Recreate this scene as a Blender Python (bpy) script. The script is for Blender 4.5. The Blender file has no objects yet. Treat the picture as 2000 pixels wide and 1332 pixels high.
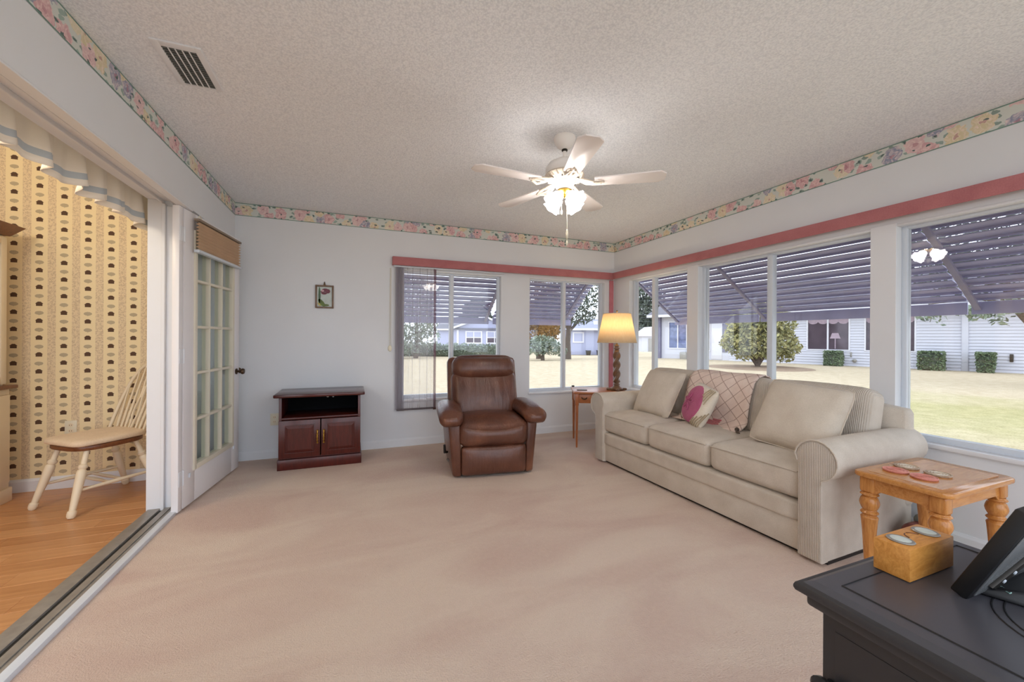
import bpy, bmesh, math, random
from mathutils import Vector, Matrix
random.seed(11)
PI = math.pi
SC = bpy.context.scene
COL = SC.collection

# ------------------------------------------------------------------ camera, sky, exposure
YAW, HCAM, FPX = 0.3767, 1.184, 784.53
cam = bpy.data.cameras.new('camera')
cam.sensor_width = 36.0
cam.lens = FPX / 2000 * 36.0
cam.shift_y = -7.04 / 2000
cam.clip_start, cam.clip_end = 0.05, 400
camo = bpy.data.objects.new('camera', cam)
COL.objects.link(camo)
camo.matrix_world = (Matrix.Translation((0, 0, HCAM)) @ Matrix.Rotation(-YAW, 4, 'Z')
                     @ Matrix.Rotation(PI / 2, 4, 'X') @ Matrix.Rotation(0.0058, 4, 'Z'))
SC.camera = camo

SKY = 2.3          # bright overcast sky
w = bpy.data.worlds.new('overcast_sky')
SC.world = w
w.use_nodes = True
bg = w.node_tree.nodes['Background']
bg.inputs[0].default_value = (0.87, 0.95, 1.07, 1)
bg.inputs[1].default_value = SKY
FAN_GLOW = 17.0      # frosted shades of the ceiling fan
FAN_BULB = 130.0    # bulbs inside the shades
LAMP_W = 3.6         # bulb of the table lamp
PENDANT_W = 28.0     # dining room ceiling fixture (beyond the frame)

vs = SC.view_settings
vs.view_transform = 'Standard'
vs.look = 'None'
vs.exposure = 0.16
vs.gamma = 1.0
vs.use_curve_mapping = False
SC.cycles.max_bounces = 10
SC.cycles.diffuse_bounces = 7
SC.cycles.transparent_max_bounces = 24
SC.cycles.sample_clamp_indirect = 6.0
SC.cycles.caustics_reflective = False
SC.cycles.caustics_refractive = False

# ------------------------------------------------------------------ helpers: node expressions
def lin(c):
    return tuple(((v / 255) / 12.92 if v / 255 <= 0.04045 else ((v / 255 + 0.055) / 1.055) ** 2.4) for v in c)

class NT:
    """tiny expression builder on a node tree"""
    def __init__(s, tree): s.t = tree
    def new(s, typ, **kw):
        n = s.t.nodes.new(typ)
        for k, v in kw.items(): setattr(n, k, v)
        return n
    def link(s, a, b): s.t.links.new(a, b)
    def put(s, sock, v):
        if isinstance(v, X): s.link(v.s, sock)
        elif hasattr(v, 'is_output'): s.link(v, sock)
        else: sock.default_value = v
    def m(s, op, *a):
        n = s.new('ShaderNodeMath', operation=op)
        for i, v in enumerate(a): s.put(n.inputs[i], v)
        return X(s, n.outputs[0])
    def uv(s):
        n = s.new('ShaderNodeUVMap'); q = s.new('ShaderNodeSeparateXYZ'); s.link(n.outputs[0], q.inputs[0])
        return X(s, q.outputs[0]), X(s, q.outputs[1]), n.outputs[0]
    def obj(s):
        n = s.new('ShaderNodeTexCoord'); return n.outputs['Object']
    def mapping(s, vec, scale=(1, 1, 1), rot=(0, 0, 0), loc=(0, 0, 0)):
        n = s.new('ShaderNodeMapping'); s.link(vec, n.inputs[0])
        n.inputs['Scale'].default_value = scale; n.inputs['Rotation'].default_value = rot
        n.inputs['Location'].default_value = loc
        return n.outputs[0]
    def noise(s, vec, scale, detail=3, rough=0.5, dist=0):
        n = s.new('ShaderNodeTexNoise'); s.link(vec, n.inputs['Vector'])
        n.inputs['Scale'].default_value = scale; n.inputs['Detail'].default_value = detail
        n.inputs['Roughness'].default_value = rough; n.inputs['Distortion'].default_value = dist
        return X(s, n.outputs[0])
    def vor(s, vec, scale, rnd=1.0, dims='3D', feat='F1'):
        n = s.new('ShaderNodeTexVoronoi', voronoi_dimensions=dims, feature=feat); s.link(vec, n.inputs['Vector'])
        n.inputs['Scale'].default_value = scale; n.inputs['Randomness'].default_value = rnd
        return X(s, n.outputs['Distance']), n.outputs['Color']
    def mix(s, f, a, b):
        n = s.new('ShaderNodeMix', data_type='RGBA')
        s.put(n.inputs[0], f)
        for i, v in ((6, a), (7, b)):
            if isinstance(v, tuple): n.inputs[i].default_value = (*v[:3], 1)
            else: s.put(n.inputs[i], v)
        return n.outputs[2]
    def ramp(s, f, stops, interp='LINEAR'):
        n = s.new('ShaderNodeValToRGB'); n.color_ramp.interpolation = interp
        e = n.color_ramp.elements
        while len(e) < len(stops): e.new(0.5)
        for k, (p, c) in enumerate(stops):
            e[k].position = p
            e[k].color = (*c, 1) if len(c) == 3 else c
        s.put(n.inputs[0], f)
        return n.outputs[0]
    def sep(s, col):
        n = s.new('ShaderNodeSeparateColor'); s.link(col, n.inputs[0])
        return [X(s, o) for o in n.outputs]

class X:
    def __init__(s, nt, sock): s.n, s.s = nt, sock
    def __add__(s, o): return s.n.m('ADD', s, o)
    __radd__ = __add__
    def __sub__(s, o): return s.n.m('SUBTRACT', s, o)
    def __rsub__(s, o): return s.n.m('SUBTRACT', o, s)
    def __mul__(s, o): return s.n.m('MULTIPLY', s, o)
    __rmul__ = __mul__
    def __truediv__(s, o): return s.n.m('DIVIDE', s, o)
    def __lt__(s, o): return s.n.m('LESS_THAN', s, o)
    def __gt__(s, o): return s.n.m('GREATER_THAN', s, o)
    def abs(s): return s.n.m('ABSOLUTE', s)
    def fract(s): return s.n.m('FRACT', s)
    def floor(s): return s.n.m('FLOOR', s)
    def maxi(s, o): return s.n.m('MAXIMUM', s, o)
    def mini(s, o): return s.n.m('MINIMUM', s, o)

def base_mat(name, rough=0.5, metal=0.0, spec=0.5):
    m = bpy.data.materials.new(name); m.use_nodes = True
    nt = NT(m.node_tree)
    b = m.node_tree.nodes['Principled BSDF']
    b.inputs['Roughness'].default_value = rough
    b.inputs['Metallic'].default_value = metal
    b.inputs['Specular IOR Level'].default_value = spec
    return m, nt, b

def bump(nt, b, h, strength=0.3, dist=0.01):
    n = nt.new('ShaderNodeBump')
    n.inputs['Strength'].default_value = strength; n.inputs['Distance'].default_value = dist
    nt.put(n.inputs['Height'], h)
    nt.link(n.outputs[0], b.inputs['Normal'])

def M(name, rgb, rough=0.5, metal=0.0, spec=0.5, vary=0.06, vscale=6.0, bmp=None, stretch=(1, 1, 1)):
    """plain material: colour with slight noise variation and optional fine relief"""
    m, nt, b = base_mat(name, rough, metal, spec)
    c = lin(rgb)
    o = nt.mapping(nt.obj(), stretch)
    f = nt.noise(o, vscale, 4)
    lo = tuple(max(0, v * (1 - vary)) for v in c); hi = tuple(min(1, v * (1 + vary)) for v in c)
    nt.link(nt.ramp(f, [(0.3, lo), (0.7, hi)]), b.inputs['Base Color'])
    if bmp:
        bump(nt, b, nt.noise(o, bmp[0], 3), bmp[1], bmp[2])
    return m

def wood(name, dark, light, scale=(3, 3, 30), rough=0.35, ring=4.0):
    m, nt, b = base_mat(name, rough)
    o = nt.mapping(nt.obj(), scale)
    f = nt.noise(o, ring, 5, 0.6, 1.2)
    f2 = nt.noise(nt.mapping(nt.obj(), tuple(v * 6 for v in scale)), 3, 3)
    nt.link(nt.ramp(f * 0.75 + f2 * 0.25, [(0.32, lin(dark)), (0.68, lin(light))]), b.inputs['Base Color'])
    bump(nt, b, f2, 0.08, 0.002)
    return m

# ------------------------------------------------------------------ helpers: geometry
class MB:
    def __init__(s): s.b = bmesh.new(); s.uvl = None
    def _xf(s, vs, mat):
        if mat is not None:
            for v in vs: v.co = mat @ v.co
    def box(s, x0, x1, y0, y1, z0, z1, bev=0.0, seg=2, mat=None):
        r = bmesh.ops.create_cube(s.b, size=1.0)
        vs = r['verts']
        for v in vs:
            v.co = Vector(((x0 + x1) / 2 + v.co.x * (x1 - x0), (y0 + y1) / 2 + v.co.y * (y1 - y0), (z0 + z1) / 2 + v.co.z * (z1 - z0)))
        if bev:
            es = list({e for v in vs for e in v.link_edges})
            g = bmesh.ops.bevel(s.b, geom=es, offset=bev, segments=seg, profile=0.5, affect='EDGES')
            vs = list({v for f in g['faces'] for v in f.verts} | {v for v in vs if v.is_valid})
        s._xf(vs, mat); return s
    def hull8(s, pts, bev=0.0, seg=2, mat=None):
        """box given by its 8 corners: bottom 4 (ccw) then top 4"""
        vs = [s.b.verts.new(p) for p in pts]
        for f in ((3, 2, 1, 0), (4, 5, 6, 7), (0, 1, 5, 4), (1, 2, 6, 5), (2, 3, 7, 6), (3, 0, 4, 7)):
            s.b.faces.new([vs[i] for i in f])
        if bev:
            es = list({e for v in vs for e in v.link_edges})
            g = bmesh.ops.bevel(s.b, geom=es, offset=bev, segments=seg, profile=0.5, affect='EDGES')
            vs = list({v for f in g['faces'] for v in f.verts} | {v for v in vs if v.is_valid})
        s._xf(vs, mat); return s
    def prism(s, poly, h0, h1, axis='z', bev=0.0, mat=None):
        """extrude a 2D outline between h0 and h1 along an axis (x: poly=(y,z), y: poly=(x,z), z: poly=(x,y))"""
        def P(p, h):
            return {'x': (h, p[0], p[1]), 'y': (p[0], h, p[1]), 'z': (p[0], p[1], h)}[axis]
        a = [s.b.verts.new(P(p, h0)) for p in poly]
        c = [s.b.verts.new(P(p, h1)) for p in poly]
        n = len(poly)
        fs = [s.b.faces.new(list(reversed(a))), s.b.faces.new(c)]
        for i in range(n):
            fs.append(s.b.faces.new([a[i], a[(i + 1) % n], c[(i + 1) % n], c[i]]))
        vs = a + c
        bmesh.ops.recalc_face_normals(s.b, faces=fs)
        if bev:
            es = list({e for f in fs[:2] for e in f.edges})
            g = bmesh.ops.bevel(s.b, geom=es, offset=bev, segments=2, profile=0.5, affect='EDGES')
            vs = list({v for f in g['faces'] for v in f.verts} | {v for v in vs if v.is_valid})
        s._xf(vs, mat); return s
    def lathe(s, prof, seg=20, mat=None, rfun=None, cap=True):
        """rings of (r, z) about the z axis; rfun(r, ang, z) may modulate the radius"""
        rings = []
        for r, z in prof:
            rings.append([s.b.verts.new(((rfun(r, 2 * PI * k / seg, z) if rfun else r) * math.cos(2 * PI * k / seg),
                                         (rfun(r, 2 * PI * k / seg, z) if rfun else r) * math.sin(2 * PI * k / seg), z)) for k in range(seg)])
        for a, c in zip(rings, rings[1:]):
            for k in range(seg):
                s.b.faces.new([a[k], a[(k + 1) % seg], c[(k + 1) % seg], c[k]])
        if cap:
            s.b.faces.new(list(reversed(rings[0]))); s.b.faces.new(rings[-1])
        s._xf([v for r in rings for v in r], mat); return s
    def tube(s, pts, rad, seg=8, cap=True, flat=1.0):
        pts = [Vector(p) for p in pts]
        n = len(pts)
        if not isinstance(rad, (list, tuple)): rad = [rad] * n
        rings = []; up = None
        for i, p in enumerate(pts):
            d = (pts[min(i + 1, n - 1)] - pts[max(i - 1, 0)]).normalized()
            if up is None:
                up = Vector((0, 0, 1)) if abs(d.z) < 0.9 else Vector((1, 0, 0))
            a = d.cross(up)
            if a.length < 1e-6: a = d.cross(Vector((0, 1, 0)))
            a.normalize(); c = a.cross(d).normalized(); up = c
            rings.append([s.b.verts.new(p + a * math.cos(2 * PI * k / seg) * rad[i] + c * math.sin(2 * PI * k / seg) * rad[i] * flat) for k in range(seg)])
        for a, c in zip(rings, rings[1:]):
            for k in range(seg):
                s.b.faces.new([a[k], c[k], c[(k + 1) % seg], a[(k + 1) % seg]])
        if cap:
            s.b.faces.new(rings[0]); s.b.faces.new(list(reversed(rings[-1])))
        return s
    def soft(s, sx, sy, sz, r, mat=None, n=8, crown=(0, 0, 0), fun=None):
        """rounded upholstery block centred on the origin, with bulging faces"""
        bb = bmesh.new()
        bmesh.ops.create_cube(bb, size=2.0)
        bmesh.ops.subdivide_edges(bb, edges=bb.edges[:], cuts=n, use_grid_fill=True)
        h = Vector((sx / 2, sy / 2, sz / 2))
        r = min(r, h.x, h.y, h.z)
        for v in bb.verts:
            u = v.co.copy()
            # spread the grid towards the edges so the rounding is smooth
            e = Vector([math.copysign(abs(t) ** 0.75, t) for t in u])
            p = Vector((e.x * h.x, e.y * h.y, e.z * h.z))
            q = Vector([max(-h[i] + r, min(h[i] - r, p[i])) for i in range(3)])
            d = p - q
            if d.length > 1e-9: p = q + d.normalized() * r
            a, b_, c = 1 - e.x ** 2, 1 - e.y ** 2, 1 - e.z ** 2
            p.x += crown[0] * e.x * b_ * c; p.y += crown[1] * e.y * a * c; p.z += crown[2] * e.z * a * b_
            if fun: p = fun(p, e)
            v.co = mat @ p if mat is not None else p
        me = bpy.data.meshes.new('t'); bb.to_mesh(me); bb.free()
        s.b.from_mesh(me); bpy.data.meshes.remove(me); return s
    def pillow(s, w, h, t, mat=None, n=14, pinch=0.05, fun=None, corner=0.075):
        """stuffed square pillow in the local xy plane"""
        G = {}
        for side in (1, -1):
            for i in range(n + 1):
                for j in range(n + 1):
                    edge = i in (0, n) or j in (0, n)
                    if edge and side == -1: G[(i, j, -1)] = G[(i, j, 1)]; continue
                    u, v = -1 + 2 * i / n, -1 + 2 * j / n
                    z = side * t / 2 * ((1 - u ** 2) * (1 - v ** 2)) ** 0.42
                    p = Vector((w / 2 * u * (1 - pinch * (1 - v * v) * 0.9), h / 2 * v * (1 - pinch * (1 - u * u) * 0.9), z))
                    k = 1 - corner * (abs(u * v)) ** 5; p.x *= k; p.y *= k
                    if fun: p = fun(p, u, v, side)
                    G[(i, j, side)] = s.b.verts.new(mat @ p if mat is not None else p)
        for side in (1, -1):
            for i in range(n):
                for j in range(n):
                    q = [G[(i, j, side)], G[(i + 1, j, side)], G[(i + 1, j + 1, side)], G[(i, j + 1, side)]]
                    s.b.faces.new(q if side == 1 else q[::-1])
        return s
    def grid(s, fn, nu, nv, uv=None):
        """sheet of points fn(u, v), u, v in 0..1; uv(u, v) gives texture coordinates"""
        V = [[s.b.verts.new(fn(i / nu, j / nv)) for j in range(nv + 1)] for i in range(nu + 1)]
        if uv and s.uvl is None: s.uvl = s.b.loops.layers.uv.new('UVMap')
        for i in range(nu):
            for j in range(nv):
                f = s.b.faces.new([V[i][j], V[i + 1][j], V[i + 1][j + 1], V[i][j + 1]])
                if uv:
                    for l, (a, c) in zip(f.loops, ((i, j), (i + 1, j), (i + 1, j + 1), (i, j + 1))):
                        l[s.uvl].uv = uv(a / nu, c / nv)
        return s
    def obj(s, name, mat, parent=None, smooth=True, ang=40, loc=None, rot=None, kind=None, label=None, thick=None):
        me = bpy.data.meshes.new(name)
        s.b.normal_update()
        s.b.to_mesh(me); s.b.free()
        me.materials.append(mat)
        if smooth:
            me.shade_smooth()
            me.set_sharp_from_angle(angle=math.radians(ang))
        o = bpy.data.objects.new(name, me); COL.objects.link(o)
        if parent: o.parent = parent
        if loc: o.location = loc
        if rot: o.rotation_euler = rot
        if kind: o['kind'] = kind
        if label: o['label'] = label
        if thick:
            md = o.modifiers.new('thickness', 'SOLIDIFY'); md.thickness = thick; md.offset = 0
        return o

def tag(o, label, cat, group=None, kind=None):
    o['label'] = label; o['category'] = cat
    if group: o['group'] = group
    if kind: o['kind'] = kind
    return o
def thing(name, label, cat, loc=(0, 0, 0), rz=0.0, group=None):
    o = bpy.data.objects.new(name, None); COL.objects.link(o)
    o.empty_display_size = 0.1
    o.location = loc; o.rotation_euler = (0, 0, rz)
    return tag(o, label, cat, group)
def copy_thing(o, loc, rz, label):
    c = o.copy(); COL.objects.link(c); c.location = loc; c.rotation_euler = (0, 0, rz); c['label'] = label
    for ch in o.children:
        k = ch.copy(); COL.objects.link(k); k.parent = c
        for g in ch.children:
            q = g.copy(); COL.objects.link(q); q.parent = k
    return c
def share(o, name, parent, loc, rot=(0, 0, 0), scale=(1, 1, 1)):
    c = bpy.data.objects.new(name, o.data); COL.objects.link(c)
    c.parent = parent; c.location = loc; c.rotation_euler = rot; c.scale = scale
    return c
def T(x, y, z): return Matrix.Translation((x, y, z))
def R(a, ax): return Matrix.Rotation(a, 4, ax)

# ------------------------------------------------------------------ materials
m_wall = M('wall_paint', (224, 227, 231), 0.75, vary=0.015, vscale=2, bmp=(140, 0.05, 0.002))
m_trim = M('white_trim_paint', (228, 230, 234), 0.4, vary=0.01)
m_alum = M('white_aluminium', (214, 221, 230), 0.35, vary=0.01)
m_grey_alum = M('worn_grey_aluminium', (158, 154, 148), 0.45, 0.4, vary=0.12, vscale=20)
m_darkgroove = M('dark_rubber', (48, 46, 42), 0.7)
m_door = M('door_paint', (238, 236, 238), 0.35, vary=0.01)
m_brass = M('aged_brass', (150, 120, 70), 0.35, 0.9, vary=0.15, vscale=30)
m_brightbrass = M('bright_brass', (205, 165, 75), 0.28, 1.0)
m_bronze = M('dark_bronze', (84, 66, 48), 0.35, 0.8)
m_black = M('black_plastic', (22, 22, 24), 0.4, vary=0.1)
m_plate = M('cream_plastic', (225, 218, 196), 0.4)
m_iron = M('dark_metal', (60, 56, 52), 0.45, 0.6)

def carpet_mat():
    m, nt, b = base_mat('carpet_pile', 0.95, spec=0.1)
    o = nt.obj()
    big = nt.noise(nt.mapping(o, (0.7, 1.6, 1), (0, 0, 0.5)), 1.3, 3, 0.55, 0.6)
    fine = nt.noise(o, 170, 2); mid = nt.noise(o, 42, 3)
    c1 = nt.ramp(big, [(0.34, lin((202, 176, 163))), (0.60, lin((219, 201, 185)))])
    c2 = nt.mix(nt.m('MULTIPLY', fine - 0.3, 0.7), c1, lin((186, 168, 160)))
    nt.link(nt.mix(nt.m('MULTIPLY', mid - 0.25, 0.35), c2, lin((230, 214, 200))), b.inputs['Base Color'])
    bump(nt, b, fine + mid * 0.6, 0.55, 0.008)
    return m
m_carpet = carpet_mat()

def popcorn_mat():
    m, nt, b = base_mat('popcorn_plaster', 0.95, spec=0.1)
    o = nt.obj()
    d, _ = nt.vor(o, 120, 1.0)
    n = nt.noise(o, 85, 3, 0.6)
    nt.link(nt.ramp(n * 0.6 + (1 - d) * 0.4, [(0.35, lin((226, 230, 236))), (0.62, lin((246, 249, 253)))]), b.inputs['Base Color'])
    bump(nt, b, n + (1 - d) * 0.7, 0.45, 0.006)
    return m
m_popcorn = popcorn_mat()

def border_mat():
    m, nt, b = base_mat('floral_border_paper', 0.7, spec=0.2)
    u, v, uvs = nt.uv()
    n1 = nt.noise(nt.mapping(uvs, (1, 1, 1)), 26, 2); n2 = nt.noise(nt.mapping(uvs, (1, 1, 1), loc=(7, 3, 0)), 26, 2)
    cx = nt.new('ShaderNodeCombineXYZ')
    nt.put(cx.inputs[0], u / 0.105 + (n1 - 0.5) * 0.55); nt.put(cx.inputs[1], v / 0.12 + (n2 - 0.5) * 0.55)
    d, c = nt.vor(cx.outputs[0], 1.0, 0.75, '2D')
    r, g, bl = nt.sep(c)
    flower = nt.ramp(r, [(0.0, lin((212, 170, 175))), (0.32, lin((218, 206, 172))), (0.52, lin((150, 154, 176))),
                         (0.70, lin((220, 188, 190))), (0.86, lin((222, 214, 186)))], 'CONSTANT')
    petal = nt.noise(cx.outputs[0], 7, 2, 0.5, 0.5)
    fl = nt.mix(nt.m('MULTIPLY', (petal - 0.42).maxi(0.0), 2.6), flower, lin((245, 226, 220)))
    fl = nt.mix((d < 0.10) * 0.6, fl, lin((182, 124, 134)))
    base = lin((212, 216, 210))
    c3 = nt.new('ShaderNodeCombineXYZ')
    nt.put(c3.inputs[0], u / 0.05 + n2 * 1.2); nt.put(c3.inputs[1], v / 0.034 + n1 * 1.2)
    d2, cc = nt.vor(c3.outputs[0], 1.0, 1.0, '2D')
    r2, g2, b2 = nt.sep(cc)
    leafc = nt.mix(r2, lin((112, 136, 128)), lin((150, 176, 168)))
    col = nt.mix((d2 < 0.36) * (g2 > 0.38) * 0.8, base, leafc)
    col = nt.mix(d < 0.47, col, fl)
    col = nt.mix((d2 < 0.2) * (g2 > 0.72), col, lin((98, 114, 112)))
    edge = (v < 0.006).maxi(v > 0.114)
    nt.link(nt.mix(edge, col, lin((120, 152, 142))), b.inputs['Base Color'])
    return m
m_border = border_mat()

def wallpaper_mat():
    m, nt, b = base_mat('house_and_tree_wallpaper', 0.75, spec=0.2)
    u, v, uvs = nt.uv()
    p, q = 0.1405, 0.1285
    cu = u / p; col = cu.floor(); fx = (cu.fract() - 0.5) * p
    par = nt.m('MODULO', col + 200.0, 2.0)
    cv = v / q + par * 0.5
    fy = (cv.fract() - 0.5) * q
    ax = fx.abs()
    y = fy + 0.032
    body = (ax < 0.0185) * (y > -0.012) * (y < 0.007)
    roof = (y > 0.006) * (y < 0.021) * (ax < (0.0235 - (y - 0.006) * 1.05))
    house = body.maxi(roof)
    yt = fy - 0.032
    wob = nt.noise(uvs, 160, 2)
    tree = ((ax * ax) / (0.025 ** 2) + (yt * yt) / (0.0145 ** 2)) < (0.7 + wob * 0.55)
    trunk = (ax < 0.003) * (yt < 0.0) * (yt > -0.017)
    paper = lin((236, 218, 178))
    sx = 0.5 * p - ax                       # distance from the middle of the vine stripe
    stripe = sx < 0.024
    vn = nt.noise(uvs, 85, 3, 0.6, 1.0)
    vine = nt.mix((vn > 0.52) * 0.6, lin((226, 206, 172)), lin((184, 162, 138)))
    c = nt.mix(stripe, paper, vine)
    c = nt.mix(tree.maxi(trunk) * 0.8, c, lin((166, 154, 132)))
    c = nt.mix(house, c, lin((92, 70, 56)))
    nt.link(c, b.inputs['Base Color'])
    return m
m_paper = wallpaper_mat()

def fabric(name, a, c, scale=260, cord=None, rough=0.9):
    m, nt, b = base_mat(name, rough, spec=0.15)
    o = nt.obj()
    f = nt.noise(o, scale, 3); g = nt.noise(o, 9, 3)
    nt.link(nt.ramp(f * 0.5 + g * 0.5, [(0.35, lin(a)), (0.65, lin(c))]), b.inputs['Base Color'])
    if cord:
        sp = nt.new('ShaderNodeSeparateXYZ'); nt.link(o, sp.inputs[0])
        wv = nt.m('SINE', X(nt, sp.outputs[cord[0]]) * (2 * PI / cord[1]))
        bump(nt, b, wv + f * 0.3, 0.55, 0.003)
    else:
        bump(nt, b, f, 0.25, 0.003)
    b.inputs['Sheen Weight'].default_value = 0.12
    return m
m_sofa = fabric('oatmeal_sofa_fabric', (192, 181, 167), (211, 201, 188))
m_cord_x = fabric('oatmeal_corduroy', (192, 181, 167), (211, 201, 188), cord=(0, 0.0085))
m_pillow = fabric('beige_pillow_fabric', (196, 184, 168), (212, 201, 186), 200)
m_cream = fabric('cream_knit', (214, 202, 184), (232, 222, 206), 180)
m_pinkfab = fabric('raspberry_felt', (168, 84, 118), (190, 104, 138), 220)
m_pinkside = fabric('rose_side_fabric', (196, 150, 160), (214, 172, 180), 220)
m_redtrim = fabric('red_crochet', (184, 100, 104), (214, 140, 140), 90)
m_valance = fabric('rose_valance_fabric', (172, 108, 112), (188, 124, 126), 150)
m_rosestrip = fabric('rose_strip_fabric', (192, 118, 128), (208, 134, 142), 150)
m_rib = fabric('tan_cord', (170, 154, 126), (190, 174, 146), 180)
m_seatpad = fabric('tan_seat_pad', (214, 190, 160), (228, 206, 178), 120)

def lattice_mat():
    m, nt, b = base_mat('lattice_throw_fabric', 0.95, spec=0.1)
    u, v, uvs = nt.uv()
    s_ = 0.112
    l1 = ((u + v) / s_).fract(); l2 = ((u - v) / s_).fract()
    line = (l1 < 0.075).maxi(l2 < 0.075)
    f = nt.noise(uvs, 240, 3); g = nt.noise(uvs, 14, 2)
    base = nt.ramp(f * 0.5 + g * 0.5, [(0.35, lin((226, 204, 192))), (0.65, lin((240, 223, 212)))])
    nt.link(nt.mix(line * 0.75, base, lin((164, 134, 122))), b.inputs['Base Color'])
    bump(nt, b, f - line * 0.8, 0.5, 0.003)
    return m
m_throw = lattice_mat()

def leather_mat():
    m, nt, b = base_mat('brown_leather', 0.31)
    o = nt.obj()
    g = nt.noise(o, 5, 4); f = nt.noise(o, 240, 2)
    wr = nt.noise(nt.mapping(o, (34, 20, 7)), 1.0, 3, 0.55, 0.9)
    nt.link(nt.ramp(g * 0.8 + f * 0.2, [(0.32, lin((76, 43, 32))), (0.55, lin((100, 60, 44))), (0.72, lin((128, 82, 58)))]), b.inputs['Base Color'])
    bump(nt, b, f * 0.2 + wr, 0.32, 0.016)
    b.inputs['Coat Weight'].default_value = 0.15; b.inputs['Coat Roughness'].default_value = 0.3
    return m
m_leather = leather_mat()
m_leather_dark = M('dark_brown_vinyl', (66, 40, 32), 0.42, vary=0.12)

m_mahog = wood('mahogany_veneer', (60, 20, 16), (92, 34, 26), (14, 14, 1.2), 0.28)
m_mahog_top = wood('mahogany_top', (62, 24, 22), (88, 38, 34), (1.2, 14, 14), 0.18)
m_pine = wood('honey_pine', (176, 112, 52), (212, 152, 86), (2, 14, 14), 0.16)
m_pine_v = wood('honey_pine_turned', (170, 106, 48), (212, 150, 82), (14, 14, 1.6), 0.25)
m_oak_box = wood('golden_wood_block', (190, 122, 48), (226, 162, 84), (5, 22, 16), 0.4)
m_cherry = wood('cherry_wood', (150, 84, 44), (190, 118, 66), (2, 14, 14), 0.28)
m_cherry_v = wood('cherry_wood_leg', (150, 84, 44), (186, 112, 62), (14, 14, 1.6), 0.3)
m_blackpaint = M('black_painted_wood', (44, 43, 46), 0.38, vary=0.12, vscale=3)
m_blacktop_lit = M('black_paint_top_lit', (70, 69, 74), 0.30, vary=0.10, vscale=3)  # black paint lightened so the colour carries bluish window light on the top
m_creampaint = M('cream_paint', (228, 212, 184), 0.45, vary=0.03)
m_brownedge = wood('brown_seat_wood', (92, 50, 24), (128, 74, 38), (3, 14, 14), 0.3)
m_twist = wood('carved_brown_wood', (86, 62, 44), (132, 100, 74), (10, 10, 2), 0.4)

def plank_mat():
    m, nt, b = base_mat('laminate_oak', 0.28)
    o = nt.obj()
    oi = nt.new('ShaderNodeObjectInfo')
    f = nt.noise(nt.mapping(o, (1.2, 18, 1)), 2.2, 5, 0.6, 0.8)
    k = f * 0.75 + X(nt, oi.outputs['Random']) * 0.25
    nt.link(nt.ramp(k, [(0.25, lin((168, 112, 66))), (0.72, lin((212, 158, 108)))]), b.inputs['Base Color'])
    return m
m_plank = plank_mat()

def glass_mat(name, tint=(1, 1, 1), ior=1.45, gain=1.0):
    m = bpy.data.materials.new(name); m.use_nodes = True
    t = m.node_tree; nt = NT(t)
    t.nodes.remove(t.nodes['Principled BSDF'])
    tr = nt.new('ShaderNodeBsdfTransparent'); tr.inputs[0].default_value = (*tint, 1)
    gl = nt.new('ShaderNodeBsdfGlossy'); gl.inputs['Roughness'].default_value = 0.0
    fr = nt.new('ShaderNodeLayerWeight')
    mx = nt.new('ShaderNodeMixShader')
    nt.put(mx.inputs[0], nt.m('POWER', X(nt, fr.outputs['Facing']), 5.0) * 0.9 + 0.035)
    nt.link(tr.outputs[0], mx.inputs[1]); nt.link(gl.outputs[0], mx.inputs[2])
    nt.link(mx.outputs[0], t.nodes['Material Output'].inputs[0])
    return m
m_glass = glass_mat('window_glass', (0.985, 0.99, 0.99))
m_doorglass = glass_mat('door_glass', (0.93, 0.97, 0.95))

def sheer_mat(name, rgb, alpha):
    m = bpy.data.materials.new(name); m.use_nodes = True
    t = m.node_tree; nt = NT(t)
    t.nodes.remove(t.nodes['Principled BSDF'])
    tr = nt.new('ShaderNodeBsdfTransparent')
    di = nt.new('ShaderNodeBsdfDiffuse'); di.inputs[0].default_value = (*lin(rgb), 1)
    tl = nt.new('ShaderNodeBsdfTranslucent'); tl.inputs[0].default_value = (*lin(rgb), 1)
    a = nt.new('ShaderNodeMixShader'); a.inputs[0].default_value = 0.5
    nt.link(di.outputs[0], a.inputs[1]); nt.link(tl.outputs[0], a.inputs[2])
    mx = nt.new('ShaderNodeMixShader')
    f = nt.noise(nt.mapping(nt.obj(), (60, 60, 1)), 2, 2)
    nt.put(mx.inputs[0], (f * 0.3 + (alpha - 0.15)))
    nt.link(tr.outputs[0], mx.inputs[1]); nt.link(a.outputs[0], mx.inputs[2])
    nt.link(mx.outputs[0], t.nodes['Material Output'].inputs[0])
    return m
m_sheer = sheer_mat('sheer_vane_fabric', (206, 202, 208), 0.30)
m_sheer_stack = sheer_mat('stacked_vane_fabric', (186, 182, 190), 0.85)
m_vane_dark = sheer_mat('plum_vane_fabric', (120, 84, 96), 0.72)

def lampshade_mat():
    m = bpy.data.materials.new('pleated_lampshade_fabric'); m.use_nodes = True
    t = m.node_tree; nt = NT(t)
    t.nodes.remove(t.nodes['Principled BSDF'])
    f = nt.noise(nt.mapping(nt.obj(), (40, 40, 2)), 3, 2)
    c = nt.ramp(f, [(0.3, lin((246, 228, 196))), (0.7, lin((252, 238, 212)))])
    di = nt.new('ShaderNodeBsdfDiffuse'); nt.link(c, di.inputs[0])
    tl = nt.new('ShaderNodeBsdfTranslucent'); nt.link(c, tl.inputs[0])
    mx = nt.new('ShaderNodeMixShader'); mx.inputs[0].default_value = 0.55
    nt.link(di.outputs[0], mx.inputs[1]); nt.link(tl.outputs[0], mx.inputs[2])
    nt.link(mx.outputs[0], t.nodes['Material Output'].inputs[0])
    return m
m_lampshade = lampshade_mat()

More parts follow.
